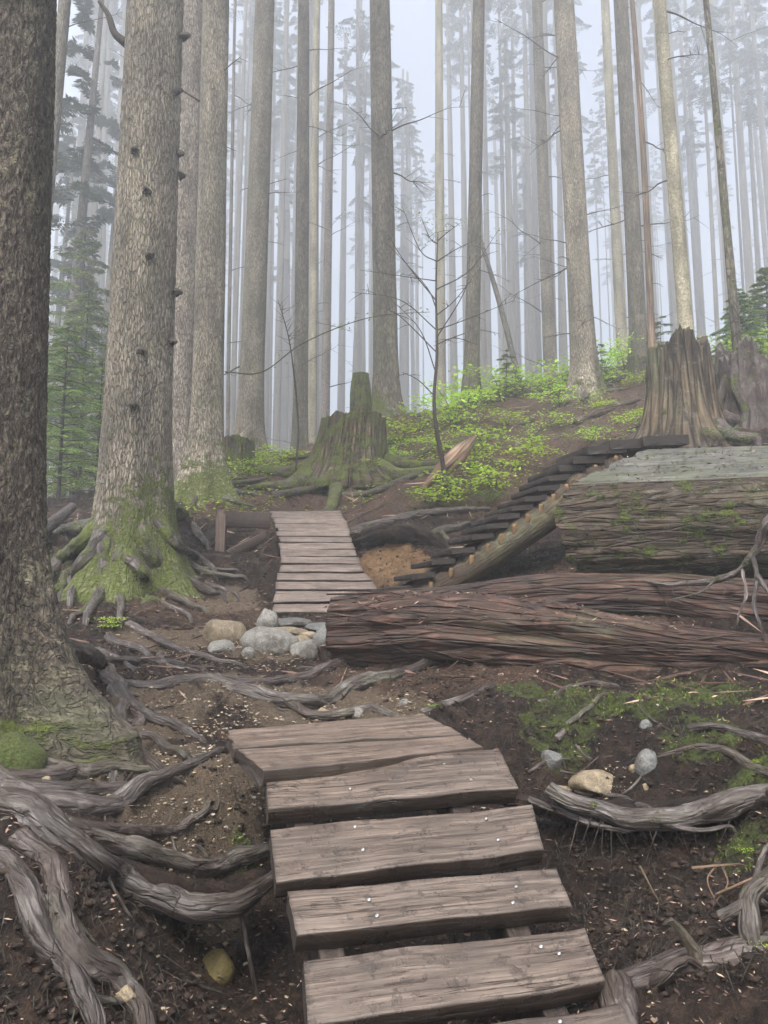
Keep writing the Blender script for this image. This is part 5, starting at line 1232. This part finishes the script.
SH = [
 (262, 470, 1.0, 'bright leafy patch right of the low mossy stump'), (283, 464, .8, 'small leafy patch left of the mossy stump foot'), (246, 478, .7, 'leafy patch beside the roots of the close pair'),
 (402, 445, 1.1, 'leafy shrub below the red leaves'), (420, 432, 1.2, 'leafy shrub left of the bare sapling stem'), (455, 425, 1.5, 'bright shrub right of the bare sapling on the slope'),
 (468, 412, 1.6, 'bright shrub at the swollen foot of the dark straight trunk'), (395, 462, .6, 'tiny leafy plant above the thin limb on the slope'), (478, 398, 1.3, 'shrub behind the foot of the dark straight trunk'),
 (500, 400, 1.6, 'wide bright shrub in the middle of the crest'), (520, 393, 1.5, 'bright shrub just right of the wide middle one'), (545, 392, 1.3, 'shrub under the tapering light brown trunk'),
 (562, 384, 1.5, 'tall bright shrub left of the thick pale conifer'), (582, 392, 1.3, 'shrub hiding the foot of the thick pale conifer'), (604, 380, 1.5, 'largest bright shrub right of the thick pale conifer'),
 (625, 372, 1.4, 'bright shrub at the crest left of the broken stump'), (640, 385, 1.0, 'small shrub touching the left side of the broken stump'), (508, 425, .9, 'low shrub on the bare slope under the wide middle shrub'),
 (545, 432, .8, 'small lone shrub on the reddish slope'), (600, 412, .8, 'small shrub by the grey brown limb on the upper slope'), (485, 452, 1.0, 'low shrub right of the broken orange log'),
 (515, 470, 1.0, 'low shrub above the dark steps middle'), (455, 500, .9, 'shrub overhanging the hollow below the bare sapling'), (430, 508, .8, 'shrub on the edge above the orange clay'),
 (495, 490, .9, 'low shrub above the lower dark steps'), (668, 372, 1.2, 'bright shrub behind the left shoulder of the broken stump'), (730, 400, .9, 'low bright shrub between the rotten stumps'), (640, 430, .7, 'low bright plant at the left foot of the broken stump'), (560, 408, 1.0, 'bright low shrub under the tall one left of the thick pale conifer'), (590, 445, .6, 'small plant just above the top of the dark steps'), (735, 372, 1.3, 'bright shrub behind the stilt rooted tree'), (762, 360, 1.5, 'bright shrub at the right edge above the rotten stump'), (715, 385, .9, 'small shrub between the broken and rotten stumps'),
 (440, 455, .7, 'tiny bright plant by the bare sapling foot'), (375, 478, .6, 'tiny bright plant on the slope right of the mossy stump'), (700, 360, 1.1, 'shrub peeking over the right shoulder of the broken stump'),
 (757, 770, .12, 'small sprig on the right bank beside the curved roots'), (748, 800, .12, 'small sprig above the right end of the long thick root'), (745, 855, .14, 'small mossy sprig below the long thick root at the right edge'), (758, 945, .1, 'tiny sprig on the pale forked root'),
 (247, 862, .12, 'tiny green sprout on the big curved root left of the planks'), (435, 712, .12, 'tiny green sprout beside the smooth grey root'), (108, 632, .4, 'small green sprout patch under the mossy tree roots'), (533, 455, .8, 'low shrub on the slope above the upper dark steps'), (470, 470, .7, 'low leafy plant right of the broken orange log foot'),
]
for k, (x, y, s, lab) in enumerate(SH): shrub(x, y, s * (1.2 if s > .5 else .8), lab, flat=random.uniform(.7, 1.1))
# red leaved sprig
q = G(399, 432); t = thing('red_leaf_plant', q, 'small plant with dark red leaves beside the foot of the lichen barked conifer', 'plant')
me = clumps[1][0].copy(); me.materials.clear(); me.materials.append(M['leaf_red'])
o = link('foliage', me, t, (0, 0, .15)); o.scale = (.32, .32, .8); o = link('stem', clumps[1][1], t); o.scale = (.32, .32, .8)

def fern_mesh(seed):
    r_ = np.random.default_rng(seed); S = []; E = []
    for k in range(9):
        a = 2 * math.pi * k / 9 + r_.uniform(-.2, .2); d = np.array([math.cos(a), math.sin(a), 0]); sd = np.array([-d[1], d[0], 0]); l = r_.uniform(.35, .5)
        for u in np.linspace(.12, 1, 22):
            c = d * u * l + np.array([0, 0, .30 * math.sin(u * 2.3)]); w_ = .10 * (1 - u) ** .7 * min(1, u * 5) + .01
            for sg in (-1, 1): S.append(c); E.append(c + sd * sg * w_ + d * .02 - [0, 0, .02])
    return blades(np.array(S), np.array(E), .018, roll=.2)
for k, (x, y, s, lab) in enumerate([(470, 452, .75, 'pale drooping fern beside the broken orange log'), (700, 446, .55, 'small fern at the foot of the broken stump, left one'), (722, 446, .6, 'small fern between broken stump and stilt roots'), (745, 448, .5, 'small curled fern at the right edge above the flat log'), (490, 505, .6, 'brownish fern above the lower steps')]):
    g = fern_mesh(k); me = make_mesh('fern', g['V'] * s, g['Q'], None, M['fern'], {'rnd': g['rnd']}, False); tag(link('fern', me, None, tuple(G(x, y) + [0, 0, .03])), lab, 'fern', 'ferns on the slope')

def young_conifer(base, h, label, nbr=30, spread=.42, bl=.06, bw=.016, pairs=9, nb_=5, seed=0, mat='needle', low=.08):
    t = thing('young_conifer', base, label, 'young tree')
    part('trunk', tube([base - [0, 0, .1], base + [0.02, 0, h * .5], base + [0.05, 0, h]], [h * .012, h * .008, h * .002], 8, .15, .06, seed=seed), M['twig'], t)
    S = []; E = []
    for k in range(nbr):
        u = low + (1 - low) * k / nbr; l = h * spread * (1 - u) ** .75 * random.uniform(.7, 1.1) + .08; az = k * 2.4 + random.uniform(-.4, .4)
        s, e = sprays(base + [0.04 * u, 0, h * u], az, l, .35, .25, pairs, .42, nb_, bl, bw); S.append(s); E.append(e)
        dv = np.array([math.cos(az), math.sin(az), 0]); o_ = base + [0.04 * u, 0, h * u]
        part('branch', tube([o_, o_ + dv * l * .5 + [0, 0, l * .04], o_ + dv * l + [0, 0, -l * .1]], [.012, .008, .003], 5, .12, .1, seed=k), M['twig'], t)
    g = blades(np.vstack(S), np.vstack(E), bw); part('foliage', g, M[mat], t, smooth=False)
def gz(x, y, d): q = P(x, y, d); return np.array([q[0], q[1], hz(q[0], q[1])])
young_conifer(gz(58, 505, 14.5), 3.4, 'young dark green conifer between the foreground trunk and the mossy conifer', seed=1, nbr=58, bw=.022, pairs=13, nb_=6)
young_conifer(gz(72, 500, 22), 9.5, 'tallest hazy green conifer between foreground trunk and mossy conifer', seed=11, nbr=80, bl=.12, bw=.04, pairs=12, spread=.30)
young_conifer(gz(95, 500, 16), 2.9, 'shorter young conifer touching the left side of the mossy conifer', seed=2, nbr=50, bw=.022, pairs=12, nb_=6)
young_conifer(gz(78, 500, 18.5), 5.6, 'tall hazy young conifer behind the two nearer ones on the left', seed=3, nbr=66, bl=.10, bw=.034, pairs=12)
young_conifer(gz(40, 505, 21), 5.5, 'hazy young conifer behind the slim leaning trunk on the left', seed=4, nbr=40, bl=.1, bw=.03)
young_conifer(gz(740, 345, 18.5), 1.9, 'young conifer with feathery boughs behind the stilt rooted tree', seed=5, nbr=50, bl=.08, bw=.026, pairs=12)
young_conifer(gz(768, 340, 19), 2.3, 'feathery young conifer at the right edge of the forest', seed=6, nbr=54, bl=.08, bw=.026, pairs=12)
young_conifer(gz(506, 392, 20), 1.3, 'small dark young conifer on the crest right of the dark straight trunk', seed=7, nbr=16, bl=.05, bw=.018)
young_conifer(gz(597, 370, 20), 1.2, 'small young conifer right of the thick pale conifer foot', seed=8, nbr=14, bl=.05, bw=.018)
young_conifer(gz(660, 340, 20), 1.6, 'small young conifer behind the top of the broken stump', seed=9, nbr=16, bl=.06, bw=.018)

# drooping boughs on hazy trees on the left
for me_i, (x, d, z0, s) in enumerate([(57, 23, 3.0, 1.0), (90, 30, 5, 1.2), (40, 34, 6, 1.3)]):
    b = gz(x, 500, d)
    q = b + [0, 0, 0]
    t = thing('conifer_tree', q, ['mist blurred conifer with low green boughs at the far left', 'mist blurred conifer with layered boughs left of the mossy conifer', 'palest mist blurred conifer behind the slim leaning trunk'][me_i], 'tree')
    part('trunk', tube([q - [0, 0, .3], q + [.3, 0, 9], q + [.8, 0, 20]], [.18, .15, .05], 12, .5, .03, seed=5), M['bark_far'], t)
    o = link('crown', crown_protos[me_i], t, (.1, 0, z0)); o.scale = (s, s, 1.2)

# bare sapling in the middle
b = P(447, 474, 11.6); b[2] = hz(b[0], b[1]); sap = thing('bare_sapling', b, 'thin dark bare sapling with spidery twigs in the middle of the picture', 'sapling')
stem = [b - [0, 0, .1], P(443, 465, 11.6), P(437, 432, 11.6), P(434, 400, 11.6), P(437, 350, 11.6), P(436, 290, 11.6), P(438, 232, 11.6)]
part('trunk', tube(stem, [.045, .038, .032, .026, .02, .014, .006], 12, .04, .1, seed=2, fs=(6, 2)), M['twig'], sap)
TW = [(300, (405, 262), (388, 235)), (290, (470, 270), (500, 228)), (330, (470, 318), (515, 300)), (330, (400, 300), (352, 292)), (352, (402, 318), (384, 308)), (262, (455, 250), (475, 240)), (262, (420, 250), (402, 206)),
      (315, (455, 300), (480, 268)), (372, (420, 330), (392, 300)), (280, (415, 278), (360, 270)), (345, (455, 338), (478, 345)), (245, (430, 238), (420, 215)), (240, (448, 232), (462, 222)), (395, (418, 380), (402, 372)), (308, (425, 285), (384, 240)), (338, (465, 290), (470, 255))]
for k, (y0, m_, e_) in enumerate(TW):
    c = catmull(stem, 200); ys = 512 - FPX * 0; 
    s0 = min(range(200), key=lambda i: abs((c[i] - P(437, y0, 11.6))[2])); a = c[s0]
    dd = random.uniform(-.5, .5); m1 = P(m_[0], m_[1], 11.6 + dd * .5); e1 = P(e_[0], e_[1], 11.6 + dd)
    gs = [tube([a, m1, e1], [.010, .007, .0025], 6, .05, .1, seed=k)]
    for _ in range(5):
        u = random.uniform(.3, .95); p = catmull([a, m1, e1], 30)[int(u * 29)]; l = random.uniform(.1, .35); v = np.array([random.uniform(-1, 1), random.uniform(-.6, .6), random.uniform(-.3, .7)])
        gs.append(tube([p, p + v * l * .5, p + v * l + [0, 0, -.03]], [.005, .004, .002], 4, .06, .1, seed=_))
    part('branch', merge(gs), M['twig'], sap)
S = []; E = []
for (x, y) in [(438, 232), (430, 222), (450, 225), (420, 215), (403, 208), (462, 222), (445, 238), (500, 230), (440, 216), (487, 240), (428, 240)]:
    for _ in range(16):
        p = P(x + random.gauss(0, 5), y + random.gauss(0, 3), 11.6 + random.gauss(0, .1)); S.append(p); E.append(p + np.array([random.uniform(-1, 1), random.uniform(-1, 1), random.uniform(-.5, .2)]) * .05)
part('foliage', blades(np.array(S), np.array(E), .016), M['needle'], sap, smooth=False)
# long leafy twig reaching in behind the stump
tw = thing('leaning_twig', P(296, 450, 12.5), 'dark thin twig arching in front of the fog above the mossy stump with small leaves', 'twig')
pth = [P(225, 372, 12.5), P(262, 372, 12.5), P(300, 345, 12.4), P(345, 325, 12.3), P(384, 315, 12.2), P(430, 312, 12.1)]
g = [tube(pth, [.012, .009, .004], 6, .05, .1, seed=1), tube([P(296, 470, 12.5), P(298, 420, 12.5), P(290, 345, 12.4), P(278, 300, 12.4)], [.02, .014, .005], 6, .05, .1, seed=2)]
for _ in range(26):
    p = catmull([P(290, 345, 12.4), P(286, 325, 12.4), P(280, 305, 12.4)], 10)[random.randrange(10)]; v = np.array([random.uniform(-1, 1), random.uniform(-.6, .6), random.uniform(-.2, 1)]) * random.uniform(.15, .4)
    g.append(tube([p, p + v * .5, p + v], [.004, .003, .0015], 4, .06, .1, seed=_))
part('stem', merge(g), M['twig'], tw)
S = []; E = []
for _ in range(120):
    i = random.random(); p = catmull(pth, 100)[int(i ** .8 * 99)] + np.array([random.gauss(0, .04), random.gauss(0, .04), random.gauss(0, .05)]); S.append(p); E.append(p + np.array([random.uniform(-1, 1), random.uniform(-1, 1), random.uniform(-.6, .2)]) * .06)
part('foliage', blades(np.array(S), np.array(E), .022), M['needle'], tw, smooth=False)

# ------------------------------------------------------------------ loose stuff on the ground
def scatter(n, dlo, dhi, a=33, mask=None, pw=1.0):
    d = dlo * (dhi / dlo) ** rng.random(n); an = np.radians(rng.uniform(-a, a, n)); xy = np.column_stack([np.sin(an) * d, np.cos(an) * d])
    if mask is not None:
        xy = xy[rng.random(len(xy)) < mask(xy)]
    return xy
def pebble_geo(xy, smin, smax, dz=0):
    n = len(xy); base = np.array([(1, 0, 0), (-1, 0, 0), (0, 1, 0), (0, -1, 0), (0, 0, 1), (0, 0, -1), (.6, .6, .55), (-.6, .6, .5), (.6, -.6, .5), (-.6, -.6, .6)], float)
    tri = np.array([(0, 2, 6), (2, 4, 6), (4, 0, 6), (2, 1, 7), (1, 4, 7), (4, 2, 7), (1, 3, 9), (3, 4, 9), (4, 1, 9), (3, 0, 8), (0, 4, 8), (4, 3, 8), (2, 0, 5), (1, 2, 5), (3, 1, 5), (0, 3, 5)])
    s = smin * (smax / smin) ** (rng.random(n) ** 2); z = HN(xy)
    ax = rng.uniform(.6, 1.2, (n, 3)) * [1, 1, .6]; th = rng.uniform(0, 6.28, n); V = base[None] * ax[:, None, :] * s[:, None, None] + rng.normal(0, .12, (n, 10, 3)) * s[:, None, None]
    c, s_ = np.cos(th)[:, None], np.sin(th)[:, None]; x = V[..., 0] * c - V[..., 1] * s_; y = V[..., 0] * s_ + V[..., 1] * c
    V = np.stack([x, y, V[..., 2]], -1) + np.column_stack([xy, z + s * .15 + dz])[:, None, :]
    T = (tri[None] + (np.arange(n) * 10)[:, None, None]).reshape(-1, 3)
    return {'V': V.reshape(-1, 3), 'T': T, 'Q': np.zeros((0, 4), int), 'rnd': np.repeat(rng.random(n), 10)}
GR = [(200, 780, .5), (150, 770, .5), (190, 850, .42), (160, 700, .5), (250, 700, .6), (300, 715, .5), (330, 705, .5), (200, 650, .7), (160, 830, .3), (260, 655, .6), (220, 600, .6), (130, 780, .4), (390, 710, .4), (610, 785, .12), (230, 730, .4), (100, 720, .4)]
grm = lambda xy: np.clip(blob(xy, GR), .03, 1) * (fbm(np.column_stack([xy * 4, xy[:, 0] * 0]), 3) > -.12)
g = pebble_geo(scatter(80000, 2.6, 9.5, mask=grm), .0035, .015); solo('gravel', g, M['pebble'], 'fine tan gravel and bark chips spread over the trail between roots', 'gravel', kind='stuff', smooth=False)
xy = scatter(150000, 2.3, 24, 34, mask=lambda q: .12 + .88 * sstep(4.2, 8, q[:, 1]))
z = HN(xy); n = len(xy); dist = np.hypot(xy[:, 0], xy[:, 1]); L = rng.uniform(.010, .05, n) * (.6 + dist / 12)
an = rng.uniform(0, 6.28, n); p = np.column_stack([xy, z + .006 + rng.random(n) * .006]); d = np.column_stack([np.cos(an), np.sin(an), rng.normal(0, .18, n)]) * L[:, None]
g = blades(p - d / 2, p + d / 2, L * rng.uniform(.07, .32, n), roll=.35); solo('leaf_litter', g, M['litter'], 'brown needles, bark flakes and dead leaves littering the forest floor', 'litter', kind='stuff', smooth=False)
xy = scatter(7000, 5.5, 26, 34, mask=lambda q: .15 + .85 * sstep(9, 12, q[:, 1])); n = len(xy); an = rng.uniform(0, 6.28, n); L = rng.uniform(.12, .6, n)
q2 = xy + np.column_stack([np.cos(an), np.sin(an)]) * L[:, None]; p = np.column_stack([xy, HN(xy) + .012]); e = np.column_stack([q2, HN(q2) + .012 + rng.random(n) * .05])
g = blades(p, e, rng.uniform(.006, .022, n), roll=1.5); solo('dead_sticks', g, M['litter'], 'countless thin dead sticks and needles strewn over the slope', 'sticks', kind='stuff', smooth=False)
def on_top(g, n, seed):
    r_ = np.random.default_rng(seed); V = g['V']; z0 = np.median(V[:, 2]); idx = np.where(V[:, 2] > np.interp(V[:, 2].mean(), [0, 9], [0, 9]) + .12)[0]; i = r_.choice(idx, n); return V[i]
p = np.vstack([on_top(LG[0][1], 1500, 1), on_top(BIGG, 1500, 2)]); n = len(p); an = rng.uniform(0, 6.28, n); L = rng.uniform(.015, .09, n)
d = np.column_stack([np.cos(an), np.sin(an), rng.normal(0, .25, n)]) * L[:, None]
g = blades(p + [0, 0, .008], p + d + [0, 0, .01], rng.uniform(.004, .014, n), roll=.5); solo('log_debris', g, M['litter'], 'needles and bark crumbs caught on top of the fallen logs', 'litter', kind='stuff', smooth=False)
# clods of soil and hanging fine roots on the cut banks
bank = [(560, 740, .5), (600, 850, .5), (660, 860, .5), (720, 850, .5), (560, 900, .5), (660, 930, .5), (740, 930, .5), (600, 960, .4), (650, 740, .5), (720, 740, .5), (100, 910, .5), (60, 960, .4), (160, 960, .4), (220, 930, .4), (230, 790, .3), (100, 760, .4), (400, 560, .4), (260, 560, .6), (440, 690, .5), (220, 850, .3)]
bk = lambda xy: np.clip(blob(xy, bank), .05, 1)
g = pebble_geo(scatter(26000, 2.3, 12, 34, mask=bk), .005, .03); g['rnd'] = g['rnd'] * .6; solo('soil_clods', g, M['clod'], 'crumbly dark clods of soil on the banks and trail sides', 'soil', kind='stuff', smooth=True)
xy = scatter(9000, 2.6, 6, 34, mask=lambda q: blob(q, bank)); xy = xy[:1400]; gs = []
for x_, y_ in xy:
    z_ = hz(x_, y_) + random.uniform(0, .06); l = random.uniform(.04, .2); a = random.uniform(0, 6.28); v = np.array([math.cos(a) * .5, -abs(math.sin(a)) * .5, random.uniform(-1, -.2)]) * l
    p0 = np.array([x_, y_, z_]); k_ = np.array([random.gauss(0, .25), random.gauss(0, .2), random.gauss(0, .2)]) * l
    gs.append(tube([p0, p0 + v * .5 + k_, p0 + v], [.0022, .0018, .0008], 4, .03, .1, seed=1))
solo('fine_roots', merge(gs), M['root_brown'], 'hair fine roots dangling from the cut soil banks', 'fine roots', kind='stuff')
# moss tufts
MS = [(246, 862, .1), (590, 700, .5), (690, 695, .6), (640, 705, .45), (560, 715, .35), (700, 735, .3), (750, 790, .3), (750, 850, .25), (80, 600, .8), (140, 600, .5), (60, 565, .8), (440, 505, .7), (480, 495, .6), (400, 500, .5), (110, 590, .5), (10, 735, .3)]
mm = lambda xy: blob(xy, MS) * (fbm(np.column_stack([xy * 5, xy[:, 0] * 0]), 3) > -.02) * .9
xy = np.vstack([scatter(90000, 3.2, 12, 34, mask=mm)]); n = len(xy); dist = np.hypot(xy[:, 0], xy[:, 1])
p = np.column_stack([xy, HN(xy) - .004]); d = np.column_stack([rng.normal(0, .5, n), rng.normal(0, .5, n), np.ones(n)]) * (rng.uniform(.008, .028, n) * (.7 + dist / 14))[:, None]
g = blades(p, p + d, .006 + dist * .0009, roll=2); solo('moss', g, M['mossy'], 'tufts of green moss growing on the banks and around the roots', 'moss', kind='stuff', smooth=False)
# low leaves on the slope
lm = lambda xy: sstep(11.0, 13.5, xy[:, 1]) * (xy[:, 0] > -3.2) * sstep(.0, .28, fbm(np.column_stack([xy * .55 + 3, xy[:, 0] * 0]), 3)) 
xy = scatter(150000, 11, 26, 31, mask=lm); n = len(xy)
xy2 = xy[rng.random(n) < .5]; n = len(xy2)
p = np.column_stack([xy2, HN(xy2) + rng.random(n) ** 2 * .16]); an = rng.uniform(0, 6.28, n); L = rng.uniform(.03, .075, n)
d = np.column_stack([np.cos(an), np.sin(an), rng.normal(0, .2, n)]) * L[:, None]
g = blades(p, p + d, L * .6, roll=.4); solo('ground_cover', g, M['leaf'], 'small bright green leaves of low plants scattered over the slope', 'ground cover', kind='stuff', smooth=False)
# twigs lying about
for k in range(46):
    if k < 26: q = P(random.uniform(300, 650), random.uniform(400, 520), 12); x, y = q[0] * random.uniform(.8, 1.5), random.uniform(10.5, 18)
    else: x, y = random.uniform(-1.6, 1.9), random.uniform(3.2, 8.5)
    a = random.uniform(0, 6.28); l = random.uniform(.15, .45) * (1 if y < 9 else 2.2); r0 = random.uniform(.003, .007) * (1 if y < 9 else 2)
    pts = [(x + math.cos(a + random.uniform(-.2, .2)) * l * u, y + math.sin(a) * l * u) for u in (0, .5, 1)]
    pts = [np.array([*p_, float(HN([p_])[0]) + .01 + r0]) for p_ in pts]
    if y < 4.6 and -.5 < x < .75: continue
    side = 'left' if x < 0 else 'right'
    solo('fallen_twig', tube(pts, [r0, r0 * .8, r0 * .4], 6, .04, .15, seed=k), M['twig'], 'thin dead twig lying on the %s, %s nearest of the scattered twigs' % ('slope' if y > 9 else 'trail soil', ordn(k + 1)), 'twig', 'dead twigs on the ground')
